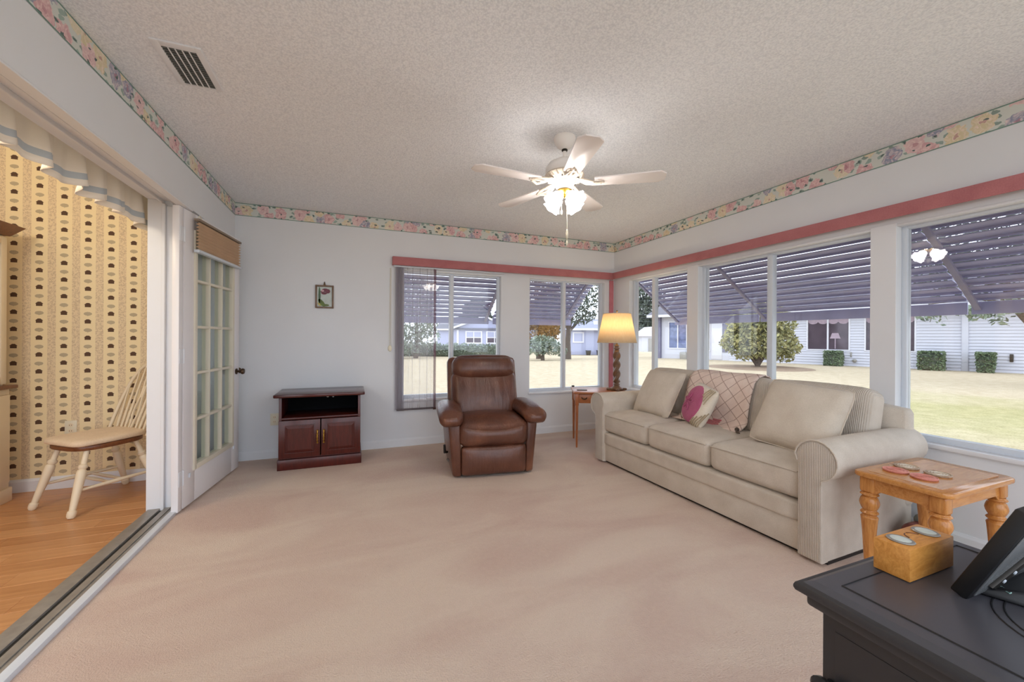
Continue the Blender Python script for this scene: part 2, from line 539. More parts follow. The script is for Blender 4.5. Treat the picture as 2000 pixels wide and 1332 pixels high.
def glow_mat(name, rgb, strength):
    m, nt, b = base_mat(name, 0.4)
    b.inputs['Base Color'].default_value = (*lin((250, 240, 225)), 1)
    b.inputs['Emission Color'].default_value = (*lin(rgb), 1)
    b.inputs['Emission Strength'].default_value = strength
    return m
m_fanshade = glow_mat('lit_frosted_glass', (255, 250, 246), FAN_GLOW)
m_fanbulb = glow_mat('lit_fan_bulb', (255, 244, 230), FAN_BULB)
m_fanwhite = M('fan_white_enamel', (238, 234, 230), 0.3, vary=0.01)
m_fanfiligree = M('fan_antique_white', (206, 194, 178), 0.4, vary=0.15, vscale=40)
m_blade = M('white_fan_blade', (240, 234, 232), 0.35, vary=0.01)

# outdoors
def lawn_mat():
    m, nt, b = base_mat('winter_lawn', 0.95, spec=0.1)
    o = nt.obj()
    f = nt.noise(o, 0.35, 4, 0.6); g = nt.noise(o, 5, 4, 0.65); h = nt.noise(o, 40, 3)
    sp = nt.new('ShaderNodeSeparateXYZ'); nt.link(o, sp.inputs[0])
    straw = nt.ramp(g * 0.6 + h * 0.4, [(0.32, lin((182, 164, 136))), (0.66, lin((212, 198, 172)))])
    green = nt.ramp(g * 0.5 + h * 0.5, [(0.32, lin((140, 142, 88))), (0.66, lin((186, 176, 124)))])
    # greener patch of turf east of the house
    px, py = X(nt, sp.outputs[0]), X(nt, sp.outputs[1])
    dd = nt.m('SQRT', ((px - 10.4) * (px - 10.4)) * 0.075 + ((py - 3.0) * (py - 3.0)) * 0.03)
    patch = nt.m('SUBTRACT', 1.25, dd + (f - 0.5) * 1.6)
    n = nt.new('ShaderNodeClamp'); nt.put(n.inputs[0], patch)
    nt.link(nt.mix(X(nt, n.outputs[0]) * 0.75, straw, green), b.inputs['Base Color'])
    bump(nt, b, h + g, 0.6, 0.05)
    return m
m_lawn = lawn_mat()
m_awning = M('slate_awning_aluminium', (160, 158, 190), 0.5, vary=0.06, vscale=8)
m_awning_dark = M('slate_awning_arm', (134, 129, 154), 0.5, vary=0.06, vscale=8)
m_siding = M('white_vinyl_siding', (206, 207, 218), 0.6, vary=0.01)
m_whiteframe = M('white_window_frame', (222, 222, 230), 0.5, vary=0.01)
m_roof = M('grey_shingle', (112, 110, 118), 0.9, vary=0.25, vscale=30)
m_bluegrey = M('blue_grey_siding', (168, 172, 200), 0.8, vary=0.04)
m_darkpane = M('dark_plum_interior_pane', (84, 72, 84), 0.12, vary=0.25, vscale=2)
m_bluepane = M('blue_reflecting_pane', (104, 116, 158), 0.1, vary=0.35, vscale=4)
m_shutter = M('grey_blue_shutter', (120, 118, 142), 0.7)
m_scallop = M('mauve_scallop_fabric', (176, 158, 172), 0.9, vary=0.1, vscale=12)
m_bark = M('tree_bark', (96, 84, 76), 0.95, vary=0.3, vscale=20, bmp=(30, 0.6, 0.02))
m_mulch = M('mulch', (150, 128, 108), 0.95, vary=0.3, vscale=30, bmp=(60, 0.6, 0.02))
def leaf_mat(name, a, b_):
    m, nt, b = base_mat(name, 0.55, spec=0.4)
    g = nt.noise(nt.obj(), 2.2, 3)
    f = nt.noise(nt.obj(), 23, 2)
    nt.link(nt.ramp(g * 0.5 + f * 0.5, [(0.36, lin(a)), (0.64, lin(b_))]), b.inputs['Base Color'])
    return m
m_leaf_loquat = leaf_mat('yellow_green_leaves', (96, 104, 62), (192, 184, 128))
m_leaf_dark = leaf_mat('dark_green_leaves', (52, 62, 50), (98, 106, 90))
m_leaf_box = leaf_mat('clipped_box_leaves', (70, 86, 62), (122, 138, 104))
m_leaf_grey = leaf_mat('grey_green_leaves', (98, 112, 96), (152, 164, 146))
m_leaf_rust = leaf_mat('russet_leaves', (112, 84, 58), (172, 140, 84))

# ------------------------------------------------------------------ room shell
XL, XR, YB, H = -1.04, 3.227, 4.475, 2.44
YF = -0.75           # the room goes on behind the camera; it is left open there
TW = 0.15           # outer wall thickness
HEAD = 2.055        # head of the wide opening
def struct(name, mb, m, parent=None, smooth=False):
    o = mb.obj(name, m, parent, smooth)
    if parent is None: o['kind'] = 'structure'
    return o

struct('floor', MB().box(-1.085, XR + 0.02, YF, YB + 0.02, -0.10, 0.0), m_carpet)
struct('ceiling', MB().box(XL - 0.252, XR + TW, YF, YB + TW, H, H + 0.10), m_popcorn)

def wall_with_holes(axis, c0, c1, a0, a1, z0, z1, holes):
    """slab wall between c0..c1 on its thin axis, spanning a0..a1, with rectangular holes (a, b, zlo, zhi)"""
    mb = MB()
    def add(p, q, r, s_):
        if q - p < 1e-4 or s_ - r < 1e-4: return
        if axis == 'y': mb.box(p, q, c0, c1, r, s_)
        else: mb.box(c0, c1, p, q, r, s_)
    cur = a0
    for (p, q, r, s_) in sorted(holes):
        add(cur, p, z0, z1); add(p, q, z0, r); add(p, q, s_, z1); cur = q
    add(cur, a1, z0, z1)
    return mb
W1 = (0.487, 1.629, 0.505, 1.918)
W2 = (1.998, 3.078, 0.512, 1.918)
WA = (3.210, 4.159, 0.56, 1.920)
WB = (1.622, 3.070, 0.56, 1.920)
WC = (0.12, 1.484, 0.56, 1.920)
WD_EXTRA = (-0.68, -0.02, 0.56, 1.920)  # unseen window, added to let more daylight into the room
struct('wall_back', wall_with_holes('y', YB, YB + TW, XL - 0.26, XR + TW, -0.10, H, [W1, W2]), m_wall)
struct('wall_right', wall_with_holes('x', XR, XR + TW, YF, YB, -0.10, H, [WA, WB, WC, WD_EXTRA]), m_wall)
YJ = 3.42           # far jamb of the opening to the dining room
lw = MB()
lw.box(-1.28, XL, YF, YB, HEAD + 0.052, H)          # header over the opening and door
lw.box(-1.09, XL, YF, YB, HEAD, HEAD + 0.052)       # its lower lip on the room side
lw.box(-1.28, -1.155, YJ, YB, -0.10, HEAD + 0.052)          # recess that takes the folded door
lw.box(-1.28, XL, YF, 1.2, -0.10, HEAD)
struct('wall_left', lw, m_wall)

# wallpaper border: three strips of flat print
def strip(name, fn_a, fn_b, L, z0, z1):
    mb = MB()
    mb.grid(lambda u, v: (fn_a[0] + (fn_b[0] - fn_a[0]) * u, fn_a[1] + (fn_b[1] - fn_a[1]) * u, z0 + (z1 - z0) * v), max(1, int(L * 2)), 1,
            uv=lambda u, v: (u * L + (fn_a[0] + fn_a[1]) * 3.1, v * 0.12))
    o = mb.obj(name, m_border, None, False); o['kind'] = 'structure'
    return o
BZ0 = 2.3195
strip('trim_1', (XL + 0.002, YF), (XL + 0.002, YB - 0.003), YB - YF, BZ0, H - 0.001)
strip('trim_2', (XL + 0.003, YB - 0.002), (XR - 0.003, YB - 0.002), XR - XL, BZ0, H - 0.001)
strip('trim_3', (XR - 0.002, YB - 0.003), (XR - 0.002, YF), YB - YF, BZ0, H - 0.001)

def base_prof(d=0.013, h=0.085):
    return [(0, 0), (d, 0), (d, h - 0.018), (d * 0.55, h - 0.006), (d * 0.4, h), (0, h)]
bb = MB().prism([(YB - a, z) for a, z in base_prof()], XL - 0.10, XR, 'x'); struct('baseboard_back', bb, m_wall)
bb = MB().prism([(XR - a, z) for a, z in base_prof()], YF, YB - 0.014, 'y'); struct('baseboard_right', bb, m_wall)

# windows: aluminium sliders with a centre rail, panes and sill
def window(num, axis, hole, depth0, mull, sign=1):
    a0, a1, z0, z1 = hole
    d0, d1 = depth0 + 0.055, depth0 + 0.105
    fr = MB()
    def bx(mb, p, q, r, s_, e0=d0, e1=d1, bev=0.003):
        if axis == 'y': mb.box(p, q, e0, e1, r, s_, bev)
        else: mb.box(e0, e1, p, q, r, s_, bev)
    t = 0.028
    bx(fr, a0, a0 + t, z0, z1); bx(fr, a1 - t, a1, z0, z1)
    bx(fr, a0 + t, a1 - t, z0, z0 + t + 0.01); bx(fr, a0 + t, a1 - t, z1 - t, z1)
    root = fr.obj('window_%d' % num, m_alum, None, True); root['kind'] = 'structure'
    mm = MB(); bx(mm, mull - 0.024, mull + 0.024, z0 + t, z1 - t, d0 - 0.012, d1 - 0.008); mm.obj('mullion', m_alum, root)
    if num in (1, 2):
        mm = MB(); bx(mm, mull - 0.006, mull + 0.006, z0 + t, z1 - t, d0 - 0.017, d0 - 0.012, 0.001); mm.obj('interlock', m_trim, root)
    for p, q in ((a0 + t, mull - 0.024), (mull + 0.024, a1 - t)):
        g = MB(); bx(g, p, q, z0 + t, z1 - t, d0 + 0.022, d0 + 0.026, 0); g.obj('pane', m_glass, root, False)
    s = MB(); bx(s, a0 - 0.012, a1 + 0.012, z0 - 0.022, z0 + 0.004, depth0 - 0.022, d0 + 0.002, 0.004); s.obj('sill', m_trim, root)
    hd = MB(); bx(hd, a0, a1, z1 - 0.012, z1 + 0.002, depth0 - 0.004, d0 + 0.002, 0.002); hd.obj('head_casing', m_trim, root)
    return root
window(1, 'y', W1, YB, 1.045)
w2_ = window(2, 'y', W2, YB, 2.50)
window(3, 'x', WA, XR, 3.77)
window(4, 'x', WB, XR, 2.355)
window(5, 'x', WC, XR, 0.78)
window(6, 'x', WD_EXTRA, XR, -0.35)
lk = MB().box(2.62, 2.65, YB + 0.03, YB + 0.054, 0.552, 0.572, 0.003); lk.obj('latch', m_iron, w2_)
# wide white casings: column faces between the right hand windows
for i, (p, q) in enumerate(((WB[1], WA[0]), (WC[1], WB[0]))):
    struct('trim_%d' % (4 + i), MB().box(XR - 0.006, XR + 0.001, p, q, WB[2] - 0.03, WB[3] + 0.01, 0.002), m_trim)

# ------------------------------------------------------------------ rose cornice valances and corner strip
v = thing('window_valance', 'long rose fabric valance running over the two back windows', 'valance', (0.385, YB, 1.947))
L = XR - 0.385
MB().box(0, L - 0.05, -0.060, -0.048, 0, 0.090, 0.003).obj('front_board', m_valance, v)
MB().box(0, 0.012, -0.048, -0.001, 0, 0.090, 0.002).obj('return_board', m_valance, v)
MB().box(0.012, L - 0.05, -0.048, -0.001, 0.078, 0.088, 0.002).obj('top_board', m_valance, v)
v = thing('window_valance', 'long rose fabric valance over the wide windows behind the sofa', 'valance', (XR, YB - 0.06, 1.955))
MB().box(-0.060, -0.048, YF - YB + 0.1, 0, 0, 0.083, 0.003).obj('front_board', m_valance, v)
MB().box(-0.048, -0.001, YF - YB + 0.1, 0, 0.071, 0.081, 0.002).obj('top_board', m_valance, v)
tag(MB().box(3.148, 3.205, YB - 0.022, YB - 0.001, 0.10, 1.944, 0.003).obj('corner_strip', m_rosestrip, None),
    'narrow upright rose fabric strip in the corner behind the table lamp', 'trim strip')

# vertical blind gathered at the left of window 1
vb = thing('vertical_blind', 'sheer grey vertical blind drawn partly across the left back window', 'blind', (0.40, YB - 0.032, 0))
MB().box(0.0, 1.26, -0.008, 0.008, 1.930, 1.945, 0.002).obj('track', m_alum, vb)
for k in range(5):
    MB().grid(lambda u, v_, k=k: (0.030 + k * 0.016 + (u - 0.5) * 0.030, 0.012 * math.sin(u * PI) - 0.006 + (k % 2) * 0.004, 0.40 + v_ * 1.53), 4, 1).obj('vane', m_sheer_stack, vb)
for k in range(4):
    x0 = 0.115 + k * 0.078
    MB().grid(lambda u, v_, x0=x0: (x0 + u * 0.088, -0.004 + 0.010 * math.sin(u * PI), 0.40 + v_ * 1.53), 6, 1).obj('vane', m_sheer, vb)
    MB().box(x0, x0 + 0.088, -0.006, 0.006, 0.392, 0.412, 0.002).obj('bottom_weight', M('grey_weight', (96, 88, 92), 0.6) if k == 0 else bpy.data.materials['grey_weight'], vb)
MB().grid(lambda u, v_: (0.424 + u * 0.030, -0.012 + 0.012 * u, 0.392 + v_ * 1.54), 2, 1).obj('vane', m_vane_dark, vb, label='plum coloured leading vane')
MB().box(0.424, 0.454, -0.014, 0.002, 0.385, 0.408, 0.002).obj('bottom_weight', m_leather_dark, vb)
MB().box(0.035, 0.115, -0.010, 0.010, 0.390, 0.412, 0.003).obj('bottom_weight', bpy.data.materials['grey_weight'], vb)
ct = thing('cord_tensioner', 'small cream cord tensioner on the wall left of the blind', 'blind cord', (0.366, YB, 1.06))
MB().lathe([(0.0005, 0), (0.020, 0), (0.026, 0.008), (0.022, 0.020), (0.0005, 0.026)], 16, T(0, -0.001, 0) @ R(PI / 2, 'X') @ Matrix.Diagonal((0.8, 1.35, 1, 1))).obj('housing', m_plate, ct)
MB().tube([(-0.006, -0.014, 0.02), (-0.004, -0.012, 0.44), (0.0, -0.012, 0.86)], 0.0022, 6).tube([(0.008, -0.014, 0.02), (0.008, -0.012, 0.86)], 0.0022, 6).obj('cord', m_plate, ct)

# ------------------------------------------------------------------ dining room seen through the opening
YD = 4.165
XD = -2.95
HD = 3.0            # the dining room has a higher ceiling
struct('floor_dining', MB().box(XD, -1.275, 0.6, YD + 0.1, -0.10, -0.012), m_brownedge)
fd = bpy.data.objects['floor_dining']
pl = None
yy = 0.62; row = 0
while yy < YD - 0.01:
    wdt = min(0.125, YD - yy)
    x = XD + (row * 0.37) % 0.9 - 0.9
    while x < -1.285:
        a, c = max(x, XD), min(x + 0.9, -1.285)
        if c - a > 0.02:
            mb = MB().box(a - (a + c) / 2, c - (a + c) / 2, -wdt / 2 + 0.0006, wdt / 2 - 0.0006, -0.011, 0.0, 0.0012, 1)
            mb.obj('plank', m_plank, fd, False, loc=((a + c) / 2, yy + wdt / 2, 0.0))
        x += 0.9
    yy += 0.125; row += 1
wp = MB()
wp.grid(lambda u, v_: (XD + (-1.16 - XD) * u, YD, v_ * HD), 1, 1, uv=lambda u, v_: (XD + (-1.16 - XD) * u + 2.222 + 0.1405 * 10 + 0.07, v_ * HD + 0.0315))
wpo = wp.obj('wall_dining_back', m_paper, None, False); wpo['kind'] = 'structure'
struct('wall_dining_side', MB().box(XD - 0.1, XD, 0.6, YD + 0.1, -0.1, HD), m_creampaint)
struct('wall_dining_core', MB().box(XD - 0.1, -1.28, YD + 0.001, YD + 0.1, -0.1, HD), m_wall)
struct('ceiling_dining', MB().box(XD - 0.1, -1.20, 0.6, YD + 0.1, HD, HD + 0.1), m_popcorn)
struct('wall_dining_header', MB().box(-1.292, -1.20, 0.6, YD + 0.1, H + 0.10, HD), m_wall)
bb = MB().prism([(YD - a, z) for a, z in base_prof(0.014, 0.095)], XD, -1.28, 'x'); struct('baseboard_dining', bb, m_trim)
pend = bpy.data.lights.new('dining_ceiling_light', 'POINT'); pend.energy = PENDANT_W; pend.color = (1.0, 0.83, 0.60); pend.shadow_soft_size = 0.12
po = bpy.data.objects.new('dining_ceiling_light', pend); COL.objects.link(po); po.location = (-2.1, 2.25, 2.35)

# threshold track
th = thing('sliding_door_threshold', 'worn grey aluminium sill track between carpet and wood floor', 'threshold', (0, 0, 0))
MB().box(-1.275, -1.205, 1.2, YJ - 0.002, -0.008, 0.014, 0.002).obj('inner_sill', m_grey_alum, th)
MB().box(-1.205, -1.185, 1.2, YJ - 0.002, -0.008, 0.002).obj('track_groove', m_darkgroove, th)
MB().box(-1.185, -1.120, 1.2, YJ - 0.002, -0.008, 0.012, 0.002).box(-1.150, -1.144, 1.2, YJ - 0.002, 0.012, 0.018, 0.001).obj('outer_sill', m_grey_alum, th)
MB().box(-1.120, -1.082, 1.2, YJ - 0.06, -0.008, 0.022, 0.004).obj('edge_strip', m_alum, th)
# jamb lining and head lining of the opening
jb = MB()
jb.box(-1.285, -1.205, YJ - 0.02, YJ + 0.001, 0.0, HEAD + 0.046, 0.003)
jb.box(-1.205, -1.185, YJ - 0.034, YJ + 0.001, 0.0, HEAD + 0.02, 0.003)
jb.box(-1.185, -1.128, YJ - 0.012, YJ + 0.001, 0.0, HEAD + 0.01, 0.002)
struct('trim_6', jb, m_trim)
hl = MB()
hl.box(-1.288, -1.086, 1.2, YJ, HEAD + 0.046, HEAD + 0.0525)
hl.box(-1.215, -1.200, 1.2, YJ, HEAD + 0.026, HEAD + 0.047, 0.003)
hl.box(-1.150, -1.140, 1.2, YJ, HEAD + 0.028, HEAD + 0.047, 0.002)
hl.box(-1.092, XL - 0.001, 1.2, YJ, HEAD - 0.008, HEAD + 0.001, 0.002)
struct('trim_7', hl, m_trim)

# ruffled valance curtain on the dining side
def ruffle(u, v_):
    y = 1.3 + u * 2.42
    k = v_                                      # 0 top .. 1 hem
    wob = math.sin(u * 2 * PI * 11 + 0.9 * math.sin(u * 17)) + 0.35 * math.sin(u * 2 * PI * 27)
    x = -1.335 - 0.010 - 0.055 * k * wob * 0.8 - 0.02 * k
    z = 2.30 - (2.30 - 1.985 + 0.09 * (u - 0.45)) * k + 0.014 * k * math.sin(u * 2 * PI * 11 + 1.1)
    return (x, y, z)
def curtain_mat():
    m, nt, b = base_mat('white_ruffle_fabric', 0.9, spec=0.1)
    u, v_, uvs = nt.uv()
    band = (v_ > 0.80) * (v_ < 0.90)
    nt.link(nt.mix(band, lin((240, 232, 220)), lin((186, 194, 200))), b.inputs['Base Color'])
    bump(nt, b, nt.noise(uvs, 90, 2), 0.2, 0.004)
    return m
cur = thing('valance_curtain', 'white ruffled valance curtain with a grey stripe above the opening', 'curtain', (0, 0, 0))
MB().grid(ruffle, 220, 14, uv=lambda u, v_: (u * 2.1, v_)).obj('ruffle', curtain_mat(), cur, True, 60, thick=0.003)
MB().tube([(-1.335, 1.3, 2.29), (-1.335, 3.72, 2.29)], 0.010, 8).obj('rod', m_alum, cur)

# ------------------------------------------------------------------ French door leaf folded back
DL = 0.925
dvec = Vector((0.112, 0.92)); dang = math.atan2(dvec.y, dvec.x)
door = bpy.data.objects.new('door_1', None); COL.objects.link(door)
door.location = (-1.063, 3.335, 0.0); door.rotation_euler = (0, 0, dang); door['kind'] = 'structure'
# local: x along the leaf, front (room side) at y=0 facing -y, body towards +y
DH0, DH1 = 0.012, 2.045
gx0, gx1, gz0, gz1 = 0.155, 0.775, 0.255, 1.905
mb = MB()
mb.box(0, gx0, 0, 0.040, DH0, DH1, 0.002).box(gx1, DL, 0, 0.040, DH0, DH1, 0.002)
mb.box(gx0, gx1, 0, 0.040, DH0, gz0, 0.002).box(gx0, gx1, 0, 0.040, gz1, DH1, 0.002)
mb.obj('leaf', m_door, door, True)
m_lite = M('cream_lite_frame', (228, 222, 204), 0.45, vary=0.01)
fr = MB()
for x0, x1, z0, z1 in ((gx0 - 0.025, gx0 + 0.012, gz0 - 0.025, gz1 + 0.025), (gx1 - 0.012, gx1 + 0.025, gz0 - 0.025, gz1 + 0.025)):
    fr.box(x0, x1, -0.010, 0.050, z0, z1, 0.004)
for z0, z1 in ((gz0 - 0.025, gz0 + 0.012), (gz1 - 0.012, gz1 + 0.025)):
    fr.box(gx0 + 0.012, gx1 - 0.012, -0.010, 0.050, z0, z1, 0.004)
fr.obj('lite_frame', m_lite, door, True)
lw_, lh_ = (gx1 - gx0) / 3, (gz1 - gz0) / 5
for i in (1, 2):
    MB().box(gx0 + lw_ * i - 0.010, gx0 + lw_ * i + 0.010, -0.006, 0.046, gz0, gz1, 0.004).obj('muntin', m_lite, door)
for j in range(1, 5):
    MB().box(gx0, gx1, -0.005, 0.045, gz0 + lh_ * j - 0.010, gz0 + lh_ * j + 0.010, 0.004).obj('muntin', m_lite, door)
for i in range(3):
    for j in range(5):
        MB().box(gx0 + lw_ * i + 0.008, gx0 + lw_ * (i + 1) - 0.008, 0.018, 0.022, gz0 + lh_ * j + 0.008, gz0 + lh_ * (j + 1) - 0.008).obj('pane', m_doorglass, door, False)
kn = MB().lathe([(0.026, 0), (0.026, 0.006), (0.010, 0.010), (0.010, 0.030), (0.022, 0.038), (0.027, 0.050), (0.022, 0.062), (0.004, 0.066)], 18, T(DL - 0.06, 0, 0.87) @ R(PI / 2, 'X'))
kn.obj('knob', m_bronze, door)
MB().box(DL - 0.001, DL + 0.003, 0.008, 0.032, 0.82, 0.92, 0.001).lathe([(0.026, 0), (0.026, 0.005), (0.010, 0.009), (0.010, 0.026), (0.022, 0.033), (0.027, 0.044), (0.020, 0.055), (0.003, 0.058)], 16, T(DL + 0.002, 0.02, 0.87) @ R(PI / 2, 'Y')).obj('edge_knob', m_bronze, door)
for hz in (0.225, 1.045, 1.865):
    MB().tube([(-0.006, -0.004, hz - 0.05), (-0.006, -0.004, hz + 0.05)], 0.0065, 8).box(-0.055, -0.008, -0.003, 0.0, hz - 0.048, hz + 0.048, 0.001).obj('hinge', m_trim, door)
MB().box(-0.060, -0.010, 0.0, 0.040, 0.012, 2.045, 0.002).obj('hinge_stile', m_door, door)
for x_, z_ in ((0.07, 0.20), (0.80, 0.20)):
    MB().box(x_, x_ + 0.018, -0.010, 0.0, z_, z_ + 0.030, 0.003).obj('shade_bracket', m_alum, door)

# pleated shade on the door
sh = thing('pleated_shade', 'tan pleated shade raised at the top of the glazed door', 'window shade', (-1.063, 3.335, 0.0), dang)
def pleat(u, v_):
    n = 9
    ph = (v_ * n) % 1.0
    tri = abs(ph - 0.5) * 2
    return (0.105 + u * 0.73, -0.042 + 0.020 * tri, 1.785 + v_ * 0.205)
MB().grid(pleat, 1, 18).obj('pleats', M('tan_pleated_fabric', (214, 188, 160), 0.85, vary=0.06), sh, False, thick=0.002)
MB().box(0.10, 0.84, -0.046, -0.011, 1.768, 1.788, 0.003).obj('bottom_rail', m_alum, sh)
MB().box(0.10, 0.84, -0.046, -0.011, 1.990, 2.006, 0.003).obj('head_rail', M('taupe_rail', (140, 124, 108), 0.5), sh)
MB().tube([(0.11, -0.03, 2.006), (0.125, -0.035, 2.028), (0.15, -0.03, 2.030), (0.17, -0.03, 2.006)], 0.003, 6).obj('cord_loop', m_plate, sh)

# ------------------------------------------------------------------ ceiling vent
vt = thing('ceiling_vent', 'white ceiling air register with dark louvres near the left wall', 'vent', (-0.717, 2.30, H))
fr = MB()
x0, x1, y0, y1 = -0.092, 0.092, -0.166, 0.166
ix0, ix1, iy0, iy1 = -0.062, 0.064, -0.130, 0.152
fr.box(x0, ix0, y0, y1, -0.008, 0, 0.002).box(ix1, x1, y0, y1, -0.008, 0, 0.002).box(ix0, ix1, y0, iy0, -0.008, 0, 0.002).box(ix0, ix1, iy1, y1, -0.008, 0, 0.002)
fr.obj('frame', m_trim, vt)
MB().box(ix0, ix1, iy0, iy1, -0.0015, -0.0005).obj('duct_backing', m_black, vt)
m_louvre = M('grey_louvre', (120, 122, 120), 0.5)
for k in range(16):
    y = iy0 + 0.006 + k * (iy1 - iy0 - 0.010) / 15.5
    MB().box(ix0, ix1, y, y + 0.003, -0.008, -0.001).obj('louvre', m_louvre, vt)
for k in range(1, 5):
    x = ix0 + k * (ix1 - ix0) / 5
    MB().box(x - 0.0025, x + 0.0025, iy0, iy1, -0.0095, -0.007).obj('crossbar', m_trim, vt)

# ------------------------------------------------------------------ ceiling fan with light kit
FX, FY = 1.226, 2.221
fan = thing('ceiling_fan', 'white five blade ceiling fan with a lit cluster of glass shades', 'ceiling fan', (FX, FY, 0))
MB().lathe([(0.066, H - 0.0005), (0.068, H - 0.012), (0.064, H - 0.035), (0.046, H - 0.062), (0.022, H - 0.076), (0.016, H - 0.078)], 28).obj('canopy', m_fanwhite, fan)
MB().lathe([(0.017, H - 0.076), (0.019, H - 0.085), (0.015, H - 0.090)], 16).obj('collar', m_iron, fan)
MB().lathe([(0.011, 2.355), (0.011, 2.295)], 14).obj('downrod', m_fanwhite, fan)
MB().lathe([(0.012, 2.312), (0.030, 2.306), (0.052, 2.296), (0.098, 2.272), (0.118, 2.240), (0.120, 2.212), (0.116, 2.206)], 32).obj('motor_housing', m_fanwhite, fan)
fg = MB()
fg.lathe([(0.116, 2.206), (0.122, 2.196), (0.112, 2.180), (0.080, 2.168), (0.056, 2.162)], 32)
for k in range(20):
    a = 2 * PI * k / 20
    fg.tube([(0.118 * math.cos(a), 0.118 * math.sin(a), 2.198), (0.106 * math.cos(a + 0.08), 0.106 * math.sin(a + 0.08), 2.174), (0.070 * math.cos(a), 0.070 * math.sin(a), 2.160)], [0.007, 0.008, 0.005], 6)
fg.obj('filigree_ring', m_fanfiligree, fan)
for k in range(10):
    a = 2 * PI * (k + 0.5) / 10
    MB().box(-0.010, 0.010, -0.006, 0.006, -0.003, 0.003, mat=T(0.090 * math.cos(a), 0.090 * math.sin(a), 2.169) @ R(a, 'Z') @ R(0.5, 'Y')).obj('cooling_slot', m_iron, fan)
MB().lathe([(0.054, 2.164), (0.058, 2.150), (0.058, 2.128), (0.046, 2.112), (0.040, 2.108)], 28).obj('switch_housing', m_fanwhite, fan)
for k in range(5):
    a = math.radians(38 + 72 * k)
    RZ = R(a, 'Z')
    ol = []
    for t in range(13):
        u = t / 12; x = 0.185 + u * 0.415
        hw = 0.050 + 0.020 * u
        if u > 0.90: hw *= math.sqrt(max(0.05, 1 - ((u - 0.90) / 0.10) ** 2 * 0.75))
        ol.append((x, hw))
    poly = ol + [(x, -y) for x, y in reversed(ol)]
    bl = MB().prism(poly, -0.004, 0.004, 'z', 0.0015, RZ @ T(0, 0, 2.150) @ R(math.radians(-5), 'X'))
    bl.obj('blade', m_blade, fan)
    ar = MB()
    for sgn in (-1, 1):
        ar.tube([RZ @ Vector((0.085, 0.010 * sgn, 2.170)), RZ @ Vector((0.130, 0.026 * sgn, 2.150)), RZ @ Vector((0.180, 0.034 * sgn, 2.139 + 0.006 * sgn)), RZ @ Vector((0.225, 0.012 * sgn, 2.140))], [0.008, 0.009, 0.009, 0.006], 8)
    ar.tube([RZ @ Vector((0.080, 0, 2.168)), RZ @ Vector((0.150, 0, 2.142)), RZ @ Vector((0.245, 0, 2.141))], [0.009, 0.007, 0.005], 8)
    ar.obj('blade_arm', m_fanfiligree, fan)
MB().lathe([(0.040, 2.110), (0.052, 2.102), (0.048, 2.084), (0.030, 2.070), (0.012, 2.062), (0.004, 2.058)], 24).obj('light_fitter', m_brightbrass, fan)
def bell(r, ang, z):
    k = max(0.0, (z - 0.055) / 0.05)
    return r * (1 + 0.13 * k * math.cos(6 * ang))
for k in range(4):
    a = math.radians(20 + 90 * k)
    m4 = R(a, 'Z') @ T(0.030, 0, 2.078) @ R(math.radians(128), 'Y')
    MB().lathe([(0.010, -0.006), (0.016, 0.004), (0.018, 0.016), (0.012, 0.020)], 14, m4).obj('socket', m_brightbrass, fan)
    MB().lathe([(0.003, 0.020), (0.014, 0.028), (0.019, 0.045), (0.019, 0.060), (0.012, 0.073), (0.002, 0.077)], 14, m4).obj('bulb', m_fanbulb, fan, True, 80)
    MB().lathe([(0.016, 0.012), (0.030, 0.022), (0.036, 0.040), (0.036, 0.058), (0.042, 0.078), (0.056, 0.100), (0.053, 0.099), (0.039, 0.076), (0.033, 0.056), (0.033, 0.040), (0.026, 0.025)], 36, m4, bell, cap=False).obj('glass_shade', m_fanshade, fan, True, 80)
ch = MB()
ch.tube([(0.012, -0.012, 2.09), (0.012, -0.014, 1.86)], 0.0018, 5)
ch.lathe([(0.002, 1.80), (0.007, 1.806), (0.008, 1.835), (0.004, 1.858), (0.002, 1.862)], 10, T(0.012, -0.014, 0))
ch.tube([(0.012, -0.014, 1.80), (0.012, -0.014, 1.79)], 0.0018, 5)
ch.lathe([(0.002, 1.757), (0.006, 1.762), (0.007, 1.778), (0.003, 1.792)], 10, T(0.012, -0.014, 0))
ch.obj('pull_chain', m_plate, fan)
MB().tube([(-0.014, 0.010, 2.09), (-0.014, 0.010, 1.985)], 0.0018, 5).lathe([(0.002, 1.955), (0.006, 1.960), (0.006, 1.980), (0.002, 1.988)], 10, T(-0.014, 0.010, 0)).obj('pull_chain', m_plate, fan)

# ------------------------------------------------------------------ small things on the back wall
pc = thing('framed_picture', 'small brown framed flower picture on the back wall', 'picture', (-0.27, YB, 1.583))
pw, ph = 0.084, 0.116
f = MB()
for a in ((-pw, -pw + 0.016, -ph, ph), (pw - 0.016, pw, -ph, ph), (-pw + 0.016, pw - 0.016, -ph, -ph + 0.016), (-pw + 0.016, pw - 0.016, ph - 0.016, ph)):
    f.box(a[0], a[1], -0.022, -0.003, a[2], a[3], 0.003)
f.obj('frame', wood('walnut_frame', (98, 74, 56), (132, 104, 80), (12, 12, 4), 0.4), pc)
MB().box(-pw + 0.014, pw - 0.014, -0.010, -0.006, -ph + 0.014, ph - 0.014).obj('painting', M('pale_picture_ground', (190, 200, 196), 0.4, vary=0.08, vscale=25), pc)
def blob(pts, y0=-0.0125): return MB().prism(pts, y0, -0.0095, 'y')
def oval(cx, cz, rx, rz, n=14, rot=0): return [(cx + rx * math.cos(t) * math.cos(rot) - rz * math.sin(t) * math.sin(rot), cz + rx * math.cos(t) * math.sin(rot) + rz * math.sin(t) * math.cos(rot)) for t in [2 * PI * k / n for k in range(n)]]
